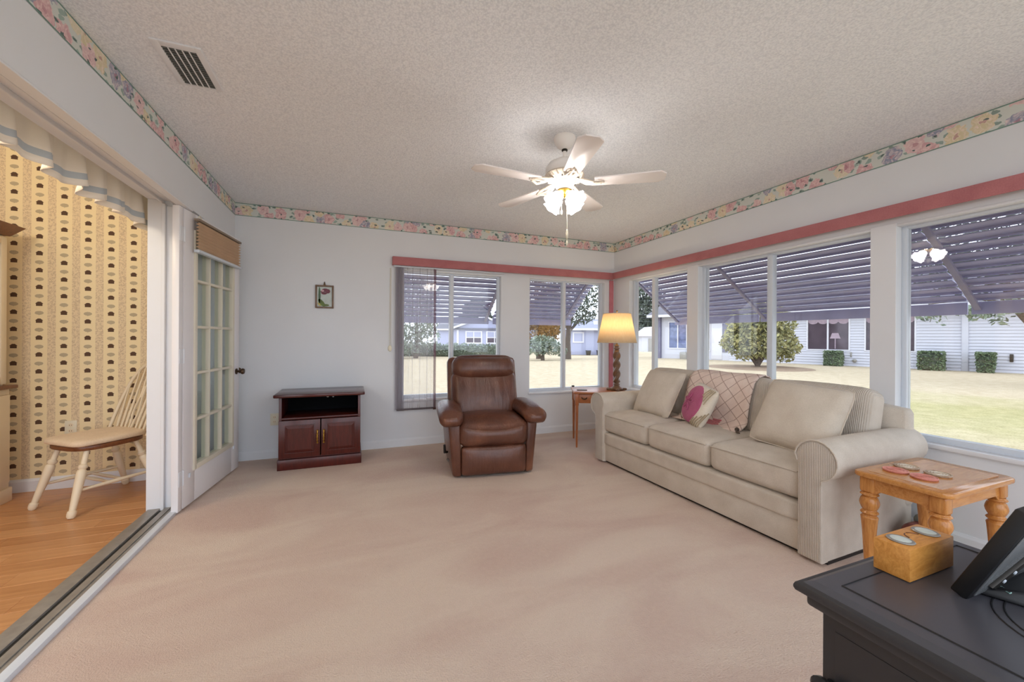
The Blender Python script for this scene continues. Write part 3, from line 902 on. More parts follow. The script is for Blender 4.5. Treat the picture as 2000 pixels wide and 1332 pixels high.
m_pg = M('painted_green', (92, 112, 48), 0.5, vary=0.3, vscale=40); m_pg2 = M('painted_dark_green', (70, 98, 72), 0.5, vary=0.3, vscale=40)
m_pm = M('painted_magenta', (116, 56, 72), 0.5, vary=0.3, vscale=40); m_pp = M('painted_pink', (206, 170, 178), 0.5); m_py = M('painted_yellow', (186, 172, 96), 0.5)
blob(oval(-0.046, 0.015, 0.010, 0.082)).obj('painted_stem', m_pg2, pc, False)
blob(oval(-0.026, -0.062, 0.046, 0.020, rot=-0.9)).obj('painted_leaf', m_pg, pc, False)
blob(oval(0.004, -0.084, 0.040, 0.011), -0.0122).obj('painted_leaf', m_pg, pc, False)
blob(oval(-0.048, -0.078, 0.022, 0.008, rot=-0.9), -0.0128).obj('painted_leaf', m_py, pc, False)
for cx, cz, rx, rz in ((0.006, 0.066, 0.032, 0.018), (0.030, 0.056, 0.022, 0.022), (-0.004, 0.034, 0.026, 0.012), (-0.022, 0.050, 0.014, 0.012)):
    blob(oval(cx, cz, rx, rz), -0.0126 - 0.0002 * random.random()).obj('painted_petal', m_pm, pc, False)
blob(oval(-0.018, 0.060, 0.014, 0.011), -0.0134).obj('painted_petal', m_pp, pc, False)
MB().prism([(-0.012, ph), (0.012, ph), (0.002, ph + 0.036), (-0.002, ph + 0.036)], -0.016, -0.004, 'y', 0.001).obj('hanger', m_bronze, pc)

def outlet(loc, label):
    o = thing('wall_outlet', label, 'outlet', loc)
    MB().box(-0.036, 0.036, -0.006, -0.0005, -0.058, 0.058, 0.002).obj('cover_plate', m_plate, o)
    for dz in (-0.022, 0.022):
        MB().lathe([(0.0145, 0), (0.0145, 0.002)], 14, T(0, -0.006, dz) @ R(PI / 2, 'X')).obj('socket', m_creampaint, o)
        MB().box(-0.007, -0.005, -0.0092, -0.0078, dz - 0.004, dz + 0.005).box(0.005, 0.007, -0.0092, -0.0078, dz - 0.004, dz + 0.005).obj('slots', m_black, o)
    return o
outlet((-0.705, YB, 0.375), 'cream wall outlet just left of the dark media cabinet')
outlet((-2.035, YD, 0.46), 'cream wall outlet in the patterned wallpaper above the chair seat')

# ------------------------------------------------------------------ media cabinet
tv = thing('media_cabinet', 'dark mahogany media cabinet with open shelf over two doors', 'cabinet', (-0.268, 4.016, 0))
# local: front at y=0, body to y=+0.42
hw = 0.336; D = 0.425
MB().box(-0.346, 0.346, 0, D, 0.0, 0.092, 0.004).obj('plinth', m_mahog, tv)
for sx in (-1, 1):
    MB().box(min(sx * hw, sx * (hw - 0.022)), max(sx * hw, sx * (hw - 0.022)), 0.018, D, 0.092, 0.642, 0.002).obj('side_panel', m_mahog, tv)
MB().box(-hw + 0.022, hw - 0.022, D - 0.012, D, 0.092, 0.642).obj('back_panel', M('black_hardboard', (12, 12, 14), 0.8, spec=0.1), tv)
MB().box(-hw + 0.022, hw - 0.022, 0.020, D - 0.012, 0.440, 0.456, 0.001).obj('shelf', m_mahog, tv)
MB().box(-hw + 0.022, hw - 0.022, 0.030, D - 0.012, 0.092, 0.108).obj('bottom_panel', m_mahog, tv)
MB().prism([(-0.372, -0.030), (-0.355, -0.040), (0.355, -0.040), (0.372, -0.030), (0.372, D), (-0.372, D)], 0.642, 0.672, 'z', 0.008).obj('top', m_mahog_top, tv)
for sx in (-1, 1):
    x0, x1 = (-hw, -0.004) if sx < 0 else (0.004, hw)
    dr = MB().box(x0, x1, 0.0, 0.018, 0.104, 0.436, 0.003).obj('door', m_mahog, tv)
    MB().hull8([(x0 + 0.05, 0.001, 0.150), (x1 - 0.05, 0.001, 0.150), (x1 - 0.05, 0.001, 0.390), (x0 + 0.05, 0.001, 0.390),
                (x0 + 0.075, -0.008, 0.175), (x1 - 0.075, -0.008, 0.175), (x1 - 0.075, -0.008, 0.365), (x0 + 0.075, -0.008, 0.365)]).obj('raised_panel', m_mahog, dr, False)
    fm = MB()
    for a in ((x0 + 0.045, x0 + 0.05, 0.145, 0.395), (x1 - 0.05, x1 - 0.045, 0.145, 0.395), (x0 + 0.05, x1 - 0.05, 0.145, 0.150), (x0 + 0.05, x1 - 0.05, 0.390, 0.395)):
        fm.box(a[0], a[1], -0.004, 0.001, a[2], a[3], 0.001)
    fm.obj('moulding', m_mahog, dr)
    hx = sx * 0.026
    h = MB().tube([(hx, -0.004, 0.225), (hx, -0.020, 0.245), (hx, -0.022, 0.280), (hx, -0.020, 0.315), (hx, -0.004, 0.335)], [0.006, 0.004, 0.006, 0.004, 0.006], 8)
    for z in (0.225, 0.255, 0.28, 0.305, 0.335):
        h.lathe([(0.002, -0.008), (0.008, -0.003), (0.008, 0.003), (0.002, 0.008)], 8, T(hx, -0.006 if z in (0.225, 0.335) else -0.021, z))
    h.obj('handle', m_brightbrass, dr)
MB().lathe([(0.012, 0), (0.012, 0.004), (0.004, 0.005)], 12, T(0.035, D - 0.012, 0.585) @ R(PI / 2, 'X')).obj('cable_grommet', m_plate, tv, label='pale round cable grommet')
MB().lathe([(0.008, 0), (0.008, 0.004), (0.003, 0.005)], 12, T(0.085, D - 0.012, 0.578) @ R(PI / 2, 'X')).obj('cable_grommet', m_grey_alum, tv)

# ------------------------------------------------------------------ leather recliner
rc = thing('recliner', 'brown leather recliner armchair facing the camera by the back windows', 'armchair', (1.125, 3.233, 0), math.radians(-7.2))
# local: front at y=0, back to y=+0.85
MB().box(-0.27, 0.27, 0.08, 0.66, 0.002, 0.05, 0.006).obj('base', m_black, rc)
for sx in (-1, 1):
    pts = []
    for z, x_in, x_out in ((0.012, 0.278, 0.350), (0.50, 0.292, 0.395)):
        q = [(sx * x_in, 0.0), (sx * x_out, 0.02), (sx * x_out, 0.72), (sx * x_in, 0.72)]
        if sx < 0: q = q[::-1]
        pts += [(p[0], p[1], z) for p in q]
    MB().hull8(pts, 0.022, 3).obj('side_panel', m_leather, rc, True, 60)
    def armf(p, e):
        p.z -= 0.035 * max(0, -e.y) ** 2 ; p.x += sx * 0.015 * (1 - e.y) * 0.5
        return p
    MB().soft(0.195, 0.60, 0.120, 0.056, T(sx * 0.352, 0.255, 0.526), 10, (0.01, 0.02, 0.016), armf).obj('arm_pad', m_leather, rc, True, 80)
    MB().soft(0.13, 0.04, 0.05, 0.018, T(sx * 0.375, -0.012, 0.468), 5).obj('arm_front', m_leather_dark, rc, True, 80)
def footf(p, e):
    p.y -= 0.012 * math.sin((e.z + 1) * PI / 2) * (1 - e.x ** 2)
    return p
MB().soft(0.560, 0.09, 0.245, 0.030, T(0, 0.030, 0.142), 10, (0, 0.016, 0), footf).obj('footrest', m_leather, rc, True, 80)
def seatf(p, e):
    if e.y < -0.2: p.z -= 0.020 * ((-e.y - 0.2) / 0.8) ** 2 * (1 if e.z > 0 else 0)
    p.z -= 0.045 * (1 - e.x ** 2) * max(0, e.z) * max(0.0, -e.y) ** 1.2
    return p
MB().soft(0.590, 0.56, 0.225, 0.060, T(0, 0.250, 0.372), 14, (0.004, 0.022, 0.020), seatf).obj('seat', m_leather, rc, True, 80)
lean = R(math.radians(-17), 'X')
MB().soft(0.69, 0.13, 0.62, 0.050, T(0, 0.605, 0.68) @ lean, 10).obj('back_shell', m_leather, rc, True, 80)
def backf(p, e):
    wr = 0.013 * math.sin(e.x * 19 + 1.5 * e.z) * max(0, 1 - abs(e.x) * 1.4) * max(0, 1 - abs(e.z - 0.15) * 1.5)
    p.y -= wr if e.y < 0 else 0
    p.x *= 1 - 0.05 * max(0, -e.z)
    return p
MB().soft(0.635, 0.17, 0.465, 0.075, T(0, 0.505, 0.625) @ lean, 22, (0.0, 0.045, 0.0), backf).obj('back_cushion', m_leather, rc, True, 80)
def headf(p, e):
    if e.z < 0: p.z -= 0.040 * (1 - e.x ** 2) * (-e.z)
    return p
MB().soft(0.620, 0.200, 0.225, 0.090, T(0, 0.562, 0.885) @ lean, 16, (0.0, 0.045, 0.014), headf).obj('headrest', m_leather, rc, True, 80)
lv = MB().tube([(-0.375, 0.26, 0.16), (-0.400, 0.22, 0.17), (-0.405, 0.20, 0.24)], [0.010, 0.013, 0.011], 8)
lv.obj('recline_lever', m_black, rc)
MB().tube([(-0.33, 0.30, 0.04), (-0.375, 0.26, 0.10), (-0.36, 0.30, 0.07)], [0.012, 0.010, 0.010], 8).obj('lever_link', m_grey_alum, rc)

# ------------------------------------------------------------------ sofa (local x along its length, y towards the window)
sofa = thing('sofa', 'long oatmeal fabric sofa with rolled arms under the side windows', 'sofa', (2.2, 3.343, 0), math.atan2(-1, 0.0298))
SL0, SL1 = 0.075, 1.885
MB().box(SL0 - 0.03, SL1 + 0.03, 0.03, 0.88, 0.02, 0.185, 0.008).obj('base_front', m_sofa, sofa)
MB().soft(SL1 - SL0 + 0.01, 0.80, 0.115, 0.022, T((SL0 + SL1) / 2, 0.40 + 0.015, 0.232), 10).obj('front_rail', m_sofa, sofa, True, 80)
MB().box(0.0, 2.0, 0.06, 0.86, 0.0, 0.02).obj('plinth', m_black, sofa)
def armprof(cx, side):
    """outline (x, z) of an arm with a roll; side = +1 the roll leans to +x"""
    pts = []
    r = 0.105; cz = 0.548
    inner, outer = (cx - side * 0.09, cx + side * 0.028)
    pts.append((inner, 0.015)); pts.append((inner, cz - 0.02))
    for k in range(0, 15):
        a = PI - 0.15 - k * (PI * 1.36) / 14
        pts.append((cx + side * r * 0.98 * math.cos(a) , cz + r * math.sin(a)))
    pts.append((outer, cz - 0.125)); pts.append((outer, 0.015))
    return pts
for cx, side, nm in ((0.035, -1, 'l'), (1.972, 1, 'r')):
    pr = armprof(cx, side)
    a = MB().prism(pr, 0.0, 0.90, 'y', 0.010).obj('arm', m_sofa, sofa, True, 50)
    pt = [(cx + (x - cx) * 0.94, 0.30 + (z - 0.30) * 0.97) for x, z in pr]
    MB().prism(pt, -0.004, 0.003, 'y', 0.002).obj('arm_front_panel', m_cord_x, a, True, 50, label='ribbed corduroy arm front')
    lp = [(x, -0.002, z) for x, z in pr[1:-1]]
    MB().tube(lp, 0.005, 6).obj('piping', m_sofa, a)
for k in range(3):
    x0 = SL0 + k * (SL1 - SL0) / 3; x1 = x0 + (SL1 - SL0) / 3
    def scf(p, e):
        return p
    cu = MB().soft(x1 - x0 - 0.006, 0.72, 0.185, 0.045, T((x0 + x1) / 2, 0.385, 0.385), 12, (0.0, 0.012, 0.026), scf).obj('seat_cushion', m_sofa, sofa, True, 80)
    zt = 0.452
    MB().tube([(x0 + 0.02, 0.026, zt), ((x0 + x1) / 2, 0.012, zt + 0.006), (x1 - 0.02, 0.026, zt)], 0.0045, 6).obj('welt', m_sofa, cu)
lean = R(math.radians(-13), 'X')
for k in range(3):
    x0 = SL0 - 0.02 + k * (SL1 - SL0 + 0.06) / 3; x1 = x0 + (SL1 - SL0 + 0.06) / 3
    bc = MB().soft(x1 - x0 - 0.012, 0.20, 0.43, 0.060, T((x0 + x1) / 2, 0.685, 0.665) @ lean, 12, (0, 0.02, 0.012)).obj('back_cushion', m_cord_x, sofa, True, 80)
    zt, yt = 0.855, 0.632
    MB().tube([(x0 + 0.03, 0.60, 0.60), (x0 + 0.03, 0.638, 0.83), ((x0 + x1) / 2, 0.645, 0.872), (x1 - 0.03, 0.638, 0.83), (x1 - 0.03, 0.60, 0.60)], 0.004, 6).obj('welt', m_sofa, bc)
MB().soft(2.02, 0.13, 0.62, 0.05, T(1.0, 0.865, 0.47), 10).obj('back_frame', m_sofa, sofa, True, 80)

# things lying on the sofa: placed in the sofa's own frame, each a thing of its own
SM = sofa.matrix_basis.copy() if False else (Matrix.Translation((2.2, 3.343, 0)) @ R(math.atan2(-1, 0.0298), 'Z'))
def on_sofa(name, label, cat, lx, ly, lz, rx, rz=0.0, ry=0.0, group=None):
    """pillow plane: local x = width, y = up along the pillow, z = front"""
    o = bpy.data.objects.new(name, None); COL.objects.link(o); o.empty_display_size = 0.1
    o.matrix_world = SM @ T(lx, ly, lz) @ R(rz, 'Z') @ R(PI / 2 + rx, 'X') @ R(ry, 'Z')
    tag(o, label, cat, group); return o
def sag(p, u, v_, side):
    p.z += 0.006 * math.sin(u * 5 + v_ * 3) * (1 - u * u) * (1 - v_ * v_) * side
    return p
def pillow_welt(w_, h_, pinch=0.05, corner=0.075, n=10):
    pts = []
    for (ax_, sg) in (('v', -1), ('u', 1), ('v', 1), ('u', -1)):
        for k in range(n):
            t = -1 + 2 * k / n
            u, v_ = {('v', -1): (t, -1), ('u', 1): (1, t), ('v', 1): (-t, 1), ('u', -1): (-1, -t)}[(ax_, sg)]
            q_ = 1 - corner * abs(u * v_) ** 5
            pts.append((w_ / 2 * u * (1 - pinch * (1 - v_ * v_) * 0.9) * q_, h_ / 2 * v_ * (1 - pinch * (1 - u * u) * 0.9) * q_, 0))
    return MB().tube(pts + [pts[0]], 0.004, 6)
p1 = on_sofa('throw_pillow', 'plain beige throw pillow at the lamp end of the sofa', 'pillow', 0.405, 0.415, 0.685, math.radians(-30), 0.02, 0.0, 'plain beige throw pillows')
MB().pillow(0.46, 0.46, 0.15, None, 16, 0.05, sag).obj('cover', m_pillow, p1, True, 80)
pillow_welt(0.46, 0.46).obj('piping', m_pillow, p1)
p2 = on_sofa('throw_pillow', 'plain beige throw pillow at the end table end of the sofa', 'pillow', 1.655, 0.385, 0.695, math.radians(-30), 0.10, math.radians(-5), 'plain beige throw pillows')
MB().pillow(0.50, 0.47, 0.17, None, 16, 0.05, sag).obj('cover', m_pillow, p2, True, 80)
pillow_welt(0.50, 0.47).obj('piping', m_pillow, p2)
# sand dollar pillow
p3 = on_sofa('sand_dollar_pillow', 'cream pillow with a raspberry sand dollar on its front', 'pillow', 0.905, 0.365, 0.650, math.radians(-24), -0.36, math.radians(-8))
MB().pillow(0.36, 0.34, 0.13, None, 16, 0.03).obj('cover', m_cream, p3, True, 80)
def zf(x, y): return 0.065 * max(0.02, (1 - (x / 0.18) ** 2) * (1 - (y / 0.17) ** 2)) ** 0.42
def disc(cx, cy, rx, ry, lift, mb, n=28, rings=5):
    c = mb.b.verts.new((cx, cy, zf(cx, cy) + lift)); prev = None
    for q in range(1, rings + 1):
        cur_ = []
        for k in range(n):
            a = 2 * PI * k / n; x = cx + rx * q / rings * math.cos(a); y = cy + ry * q / rings * math.sin(a)
            x = max(-0.172, min(0.172, x)); y = max(-0.163, min(0.163, y))
            cur_.append(mb.b.verts.new((x, y, zf(x, y) + (lift if q < rings else -0.004))))
        for k in range(n):
            if prev is None: mb.b.faces.new([c, cur_[k], cur_[(k + 1) % n]])
            else: mb.b.faces.new([prev[k], cur_[k], cur_[(k + 1) % n], prev[(k + 1) % n]])
        prev = cur_
    return mb
dd = disc(-0.030, -0.010, 0.155, 0.158, 0.006, MB(), 40, 8).obj('sand_dollar', m_pinkfab, p3, True, 80)
for k in range(5):
    a = math.radians(90 + 72 * k)
    pts = []
    for t in range(7):
        u = t / 6; off = 0.012 * math.sin(u * PI)
        for s_ in (1,):
            x = -0.050 + math.cos(a) * (0.016 + u * 0.062) - math.sin(a) * off; y = -0.012 + math.sin(a) * (0.016 + u * 0.062) + math.cos(a) * off
            pts.append((x, y, zf(x, y) + 0.011))
    for t in range(6, -1, -1):
        u = t / 6; off = -0.012 * math.sin(u * PI)
        x = -0.050 + math.cos(a) * (0.016 + u * 0.062) - math.sin(a) * off; y = -0.012 + math.sin(a) * (0.016 + u * 0.062) + math.cos(a) * off
        pts.append((x, y, zf(x, y) + 0.011))
    MB().tube(pts, 0.0055, 6).obj('petal', m_pinkfab, dd)
for k in range(5):
    x = 0.062 + k * 0.022; y0 = -0.158 ; y1 = -0.100 + k * 0.022
    pts = [(x + (y1 - y0) * t / 5 * 0.6, y0 + (y1 - y0) * t / 5, zf(min(0.165, x + (y1 - y0) * t / 5 * 0.6), y0 + (y1 - y0) * t / 5) + 0.003) for t in range(6)]
    MB().tube(pts, 0.0045, 6).obj('corded_rib', m_rib, p3)
for k in range(4):
    x = 0.080 + k * 0.019; y0, y1 = 0.085 - k * 0.02, 0.155
    pts = [(x + 0.02 * t / 5, y0 + (y1 - y0) * t / 5, zf(x + 0.02 * t / 5, y0 + (y1 - y0) * t / 5) + 0.003) for t in range(6)]
    MB().tube(pts, 0.004, 6).obj('corded_rib', m_rib, p3)

# lattice throw over the middle back cushion
thr = bpy.data.objects.new('throw_blanket', None); COL.objects.link(thr); thr.matrix_world = SM.copy()
tag(thr, 'pale pink throw blanket with a lattice pattern over the sofa back', 'blanket')
path = [(0.395, 0.492), (0.470, 0.500), (0.528, 0.540), (0.535, 0.62), (0.552, 0.70), (0.575, 0.78), (0.600, 0.845), (0.650, 0.888), (0.715, 0.902), (0.775, 0.882), (0.800, 0.80)]
cum = [0]
for a, c in zip(path, path[1:]): cum.append(cum[-1] + math.dist(a, c))
def along(s_):
    s_ = s_ * cum[-1]
    for i in range(len(path) - 1):
        if s_ <= cum[i + 1] + 1e-9:
            k = (s_ - cum[i]) / (cum[i + 1] - cum[i]); return tuple(path[i][j] + (path[i + 1][j] - path[i][j]) * k for j in (0, 1))
    return path[-1]
def throwf(u, v_):
    y, z = along(v_)
    x = 0.60 + u * 0.60 + 0.07 * (1 - v_) * (u - 0.35) * 0.3 + 0.03 * (v_ - 0.5)
    return (x, y - 0.006 * math.sin(u * 13 + v_ * 2) * math.sin(v_ * PI), z + 0.003 * math.sin(u * 9))
tb = MB().grid(throwf, 24, 40, uv=lambda u, v_: (u * 0.60, v_ * cum[-1])).obj('blanket_sheet', m_throw, thr, True, 80, thick=0.008)
rt = MB()
for k in range(60):
    u = 0.16 + 0.50 * k / 59
    for q in range(5):
        up_ = 0.11 * max(0.0, (u - 0.55) / 0.11) ** 2
        if q * 0.016 + 0.035 < up_ - 0.06: continue
        x, y, z = throwf(u + random.uniform(-0.004, 0.004), 0.050 + 0.022 * q * (1 if u < 0.55 else 1.3) + random.uniform(-0.006, 0.006))
        rt.lathe([(0.003, -0.006), (0.011, 0.0), (0.003, 0.008)], 6, T(x, y - 0.006, z + 0.004) @ R(random.uniform(-0.8, 0.8), 'X') @ R(random.uniform(-0.8, 0.8), 'Y'))
rt.obj('crochet_trim', m_redtrim, thr, True, 60)['kind'] = 'stuff'
x, y, z = throwf(0.985, 0.06)
MB().lathe([(0.004, 0.03), (0.014, 0.022), (0.016, 0.010), (0.010, 0.0)], 10, T(x, y - 0.01, z - 0.004)).tube([(x, y - 0.012, z + 0.004), (x + 0.03, y - 0.05, z - 0.000), (x + 0.06, y - 0.06, z - 0.002)], [0.010, 0.007, 0.004], 8).obj('tassel', m_bark, thr)

# ------------------------------------------------------------------ lamp table in the corner
lt = thing('lamp_table', 'small cherry wood side table with a drawer in the window corner', 'side table', (2.206, 3.761, 0), math.radians(-25.5))
TWd, TDp = 0.58, 0.46
MB().box(0, TWd, 0, TDp, 0.582, 0.602, 0.006).obj('tabletop', m_cherry, lt)
for x_, y_ in ((0.035, 0.035), (TWd - 0.035, 0.035), (0.035, TDp - 0.035), (TWd - 0.035, TDp - 0.035)):
    MB().lathe([(0.011, 0.0), (0.013, 0.02), (0.018, 0.25), (0.022, 0.46)], 4, T(x_, y_, 0) @ R(PI / 4, 'Z')).box(x_ - 0.019, x_ + 0.019, y_ - 0.019, y_ + 0.019, 0.455, 0.582, 0.002).obj('leg', m_cherry_v, lt)
for a in ((0.054, TWd - 0.054, TDp - 0.045, TDp - 0.027), (0.027, 0.045, 0.054, TDp - 0.054), (TWd - 0.045, TWd - 0.027, 0.054, TDp - 0.054)):
    MB().box(a[0], a[1], a[2], a[3], 0.475, 0.582, 0.002).obj('apron', m_cherry, lt)
dw = MB().box(0.056, TWd - 0.056, 0.020, 0.040, 0.480, 0.576, 0.003).obj('drawer', m_cherry, lt)
MB().tube([(0.245, 0.018, 0.535), (0.255, 0.004, 0.522), (0.29, -0.002, 0.516), (0.325, 0.004, 0.522), (0.335, 0.018, 0.535)], 0.005, 8).obj('pull', m_bronze, dw)
MB().tube([(0.085, 0.018, 0.540), (0.092, 0.006, 0.530), (0.112, 0.001, 0.526), (0.132, 0.006, 0.530), (0.139, 0.018, 0.540)], 0.006, 8).obj('pull', m_bronze, dw)
LTM = T(2.206, 3.761, 0) @ R(math.radians(-25.5), 'Z')
q = LTM @ Vector((0.10, 0.15, 0.602))
tag(MB().box(-0.055, 0.055, -0.022, 0.022, 0, 0.008, 0.002, mat=T(*q) @ R(-0.4, 'Z')).obj('remote_control', m_iron, None), 'small dark remote lying on the lamp table', 'remote')

LX, LY, LZ = 2.735, 3.735, 0.602
lm = thing('table_lamp', 'lit table lamp with twisted wooden column and cream shade', 'lamp', (LX, LY, LZ))
bs = MB()
for k in range(4):
    a = PI / 4 + k * PI / 2 + 0.3
    bs.soft(0.10, 0.035, 0.026, 0.012, R(a, 'Z') @ T(0.062, 0, 0.014), 4)
bs.lathe([(0.070, 0.006), (0.072, 0.022), (0.060, 0.032), (0.040, 0.040), (0.030, 0.056)], 24)
bs.obj('base', m_twist, lm)
prof = [(0.026, 0.050), (0.036, 0.066), (0.024, 0.082)] + [(0.031, 0.086 + 0.008 * k) for k in range(44)] + [(0.030, 0.440), (0.020, 0.448), (0.033, 0.466), (0.020, 0.482), (0.030, 0.496), (0.014, 0.508)]
def twist(r, ang, z):
    if 0.088 < z < 0.436: return r + 0.0115 * math.cos(2 * ang - z * 62)
    return r
MB().lathe(prof, 28, None, twist).obj('column', m_twist, lm, True, 80)
MB().lathe([(0.010, 0.505), (0.010, 0.570), (0.014, 0.572), (0.014, 0.600), (0.009, 0.604)], 14).obj('socket', m_brass, lm)
def shader_(r, ang, z): return r * (1 + 0.006 * math.cos(60 * ang))
MB().lathe([(0.213, 0.530), (0.148, 0.852)], 120, None, shader_, cap=False).obj('lamp_shade', m_lampshade, lm, True, 80, thick=0.002)
rims = MB()
for r, z in ((0.215, 0.530), (0.150, 0.852)):
    rims.tube([(r * math.cos(2 * PI * k / 48), r * math.sin(2 * PI * k / 48), z) for k in range(49)], 0.0035, 6, False)
rims.obj('shade_rim', m_pillow, lm)
MB().lathe([(0.003, 0.600), (0.003, 0.868), (0.008, 0.872), (0.009, 0.882), (0.004, 0.892)], 10).tube([(-0.146, 0, 0.850), (0.146, 0, 0.850)], 0.0025, 5).obj('finial', m_brass, lm)
MB().lathe([(0.012, 0.600), (0.022, 0.630), (0.030, 0.660), (0.022, 0.688), (0.006, 0.696)], 14).obj('bulb', glow_mat('lamp_bulb_glow', (255, 214, 150), 6.0), lm)
ll = bpy.data.lights.new('table_lamp_light', 'POINT'); ll.energy = LAMP_W; ll.color = (1.0, 0.80, 0.50); ll.shadow_soft_size = 0.04
lo = bpy.data.objects.new('table_lamp_light', ll); COL.objects.link(lo); lo.location = (LX, LY, LZ + 0.735)

# ------------------------------------------------------------------ pine end table beside the sofa
ex0, ex1, ey0, ey1, ez = 2.300, 2.905, 0.875, 1.235, 0.54
et = thing('end_table', 'honey pine end table with turned legs beside the sofa arm', 'end table', (ex0, ey0, 0))
ew, ed = ex1 - ex0, ey1 - ey0
def rrect(x0, x1, y0, y1, r, n=5):
    p = []
    for cx, cy, a0 in ((x1 - r, y1 - r, 0), (x0 + r, y1 - r, PI / 2), (x0 + r, y0 + r, PI), (x1 - r, y0 + r, 1.5 * PI)):
        for k in range(n + 1):
            a = a0 + k * PI / 2 / n; p.append((cx + r * math.cos(a), cy + r * math.sin(a)))
    return p
MB().prism(rrect(0, ew, 0, ed, 0.045), ez - 0.024, ez, 'z', 0.007).obj('tabletop', m_pine, et, True, 35)
MB().prism(rrect(0.05, ew - 0.05, 0.045, ed - 0.045, 0.01, 2), ez, ez + 0.0012, 'z').obj('top_panel', m_pine, et, False)
for a in ((0.06, ew - 0.06, 0.035, 0.055), (0.06, ew - 0.06, ed - 0.055, ed - 0.035)):
    x0, x1, y0, y1 = a
    z0, z1 = ez - 0.085, ez - 0.024
    arch = [(x0, z1), (x0, z0 - 0.028), (x0 + 0.03, z0 - 0.020), (x0 + 0.055, z0), (x1 - 0.055, z0), (x1 - 0.03, z0 - 0.020), (x1, z0 - 0.028), (x1, z1)]
    MB().prism(arch, y0, y1, 'y', 0.002).obj('apron', m_pine, et)
for a in ((0.035, 0.055), (ew - 0.055, ew - 0.035)):
    y0, y1 = 0.06, ed - 0.06; z0, z1 = ez - 0.085, ez - 0.024
    arch = [(y0, z1), (y0, z0 - 0.028), (y0 + 0.025, z0 - 0.018), (y0 + 0.045, z0), (y1 - 0.045, z0), (y1 - 0.025, z0 - 0.018), (y1, z0 - 0.028), (y1, z1)]
    MB().prism(arch, a[0], a[1], 'x', 0.002).obj('apron', m_pine, et)
def smooth_prof(p, k=3):
    out = []
    for i in range(len(p) - 1):
        a, b_, c, d = p[max(i - 1, 0)], p[i], p[i + 1], p[min(i + 2, len(p) - 1)]
        for q in range(k):
            t = q / k
            out.append(tuple(0.5 * (2 * b_[j] + (c[j] - a[j]) * t + (2 * a[j] - 5 * b_[j] + 4 * c[j] - d[j]) * t * t + (3 * b_[j] - a[j] - 3 * c[j] + d[j]) * t ** 3) for j in (0, 1)))
    return out + [p[-1]]
legp = [(0.020, 0.0), (0.026, 0.02), (0.022, 0.045), (0.016, 0.065), (0.024, 0.085), (0.017, 0.10), (0.021, 0.115), (0.026, 0.22), (0.032, 0.300), (0.034, 0.318), (0.026, 0.328), (0.036, 0.340), (0.026, 0.352), (0.030, 0.358), (0.039, 0.385), (0.032, 0.412), (0.026, 0.418), (0.037, 0.428), (0.030, 0.436), (0.030, 0.440)]
for x_, y_ in ((0.055, 0.052), (ew - 0.055, 0.052), (0.055, ed - 0.052), (ew - 0.055, ed - 0.052)):
    MB().lathe(smooth_prof(legp), 28, T(x_, y_, 0)).box(x_ - 0.030, x_ + 0.030, y_ - 0.030, y_ + 0.030, 0.438, ez - 0.024, 0.012, 3).obj('leg', m_pine_v, et, True, 55)
m_co_p = fabric('pink_coaster', (196, 120, 108), (222, 156, 140), 300); m_co_b = fabric('brown_coaster', (132, 104, 86), (206, 186, 160), 110)
def coaster(x, y, m_, label, n=2, r=0.048):
    o = thing('coaster', label, 'coaster', (x, y, ez + 0.0014), random.uniform(0, 2), 'coasters on the end table')
    MB().lathe([(r * 0.94, 0), (r, 0.003), (r * 0.98, 0.006), (r * 0.80, 0.0075), (0.002, 0.0075)], 28).obj('disc', m_, o)
    MB().tube([(r * 0.95 * math.cos(2 * PI * k / 28), r * 0.95 * math.sin(2 * PI * k / 28), 0.006) for k in range(29)], 0.0035, 6, False).obj('rim', m_, o)
    for q in range(3):
        MB().tube([(r * (0.25 + 0.2 * q) * math.cos(2 * PI * k / 24), r * (0.25 + 0.2 * q) * math.sin(2 * PI * k / 24), 0.0078) for k in range(25)], 0.0018, 5, False).obj('ring', m_cream if m_ is m_co_b else m_, o)
coaster(2.470, 1.135, m_co_p, 'pink round coaster lying closest to the sofa on the end table')
coaster(2.470, 1.030, m_co_p, 'pink round coaster lying nearest the front edge of the end table')
coaster(2.590, 1.148, m_co_b, 'patterned brown coaster behind the pink ones, near the sofa arm')
coaster(2.590, 1.030, m_co_b, 'patterned brown coaster farther from the sofa, behind a pink one')
# painted garden ornament standing on the floor under the table
orn = thing('tin_ornament', 'small painted red, grey and green ornament on the floor behind the pine end table', 'ornament', (2.97, 1.27, 0))
orn.scale = (1.15, 1.1, 1.35)
MB().soft(0.15, 0.10, 0.11, 0.05, T(0, 0, 0.056), 8).obj('body', M('red_brown_glaze', (128, 66, 58), 0.4, vary=0.3, vscale=20), orn, True, 80)
MB().soft(0.075, 0.06, 0.05, 0.024, T(0.06, 0.0, 0.112), 6).prism([(0.03, 0.128), (0.044, 0.128), (0.034, 0.152)], -0.02, -0.008, 'y').prism([(0.076, 0.128), (0.09, 0.128), (0.086, 0.152)], -0.02, -0.008, 'y').obj('head', M('grey_glaze', (112, 116, 110), 0.4, vary=0.3, vscale=30), orn, True, 60)
MB().soft(0.09, 0.05, 0.10, 0.022, T(0.155, 0.0, 0.051), 6).obj('green_figure', M('green_glaze', (132, 156, 118), 0.4, vary=0.2, vscale=30), orn, True, 80)

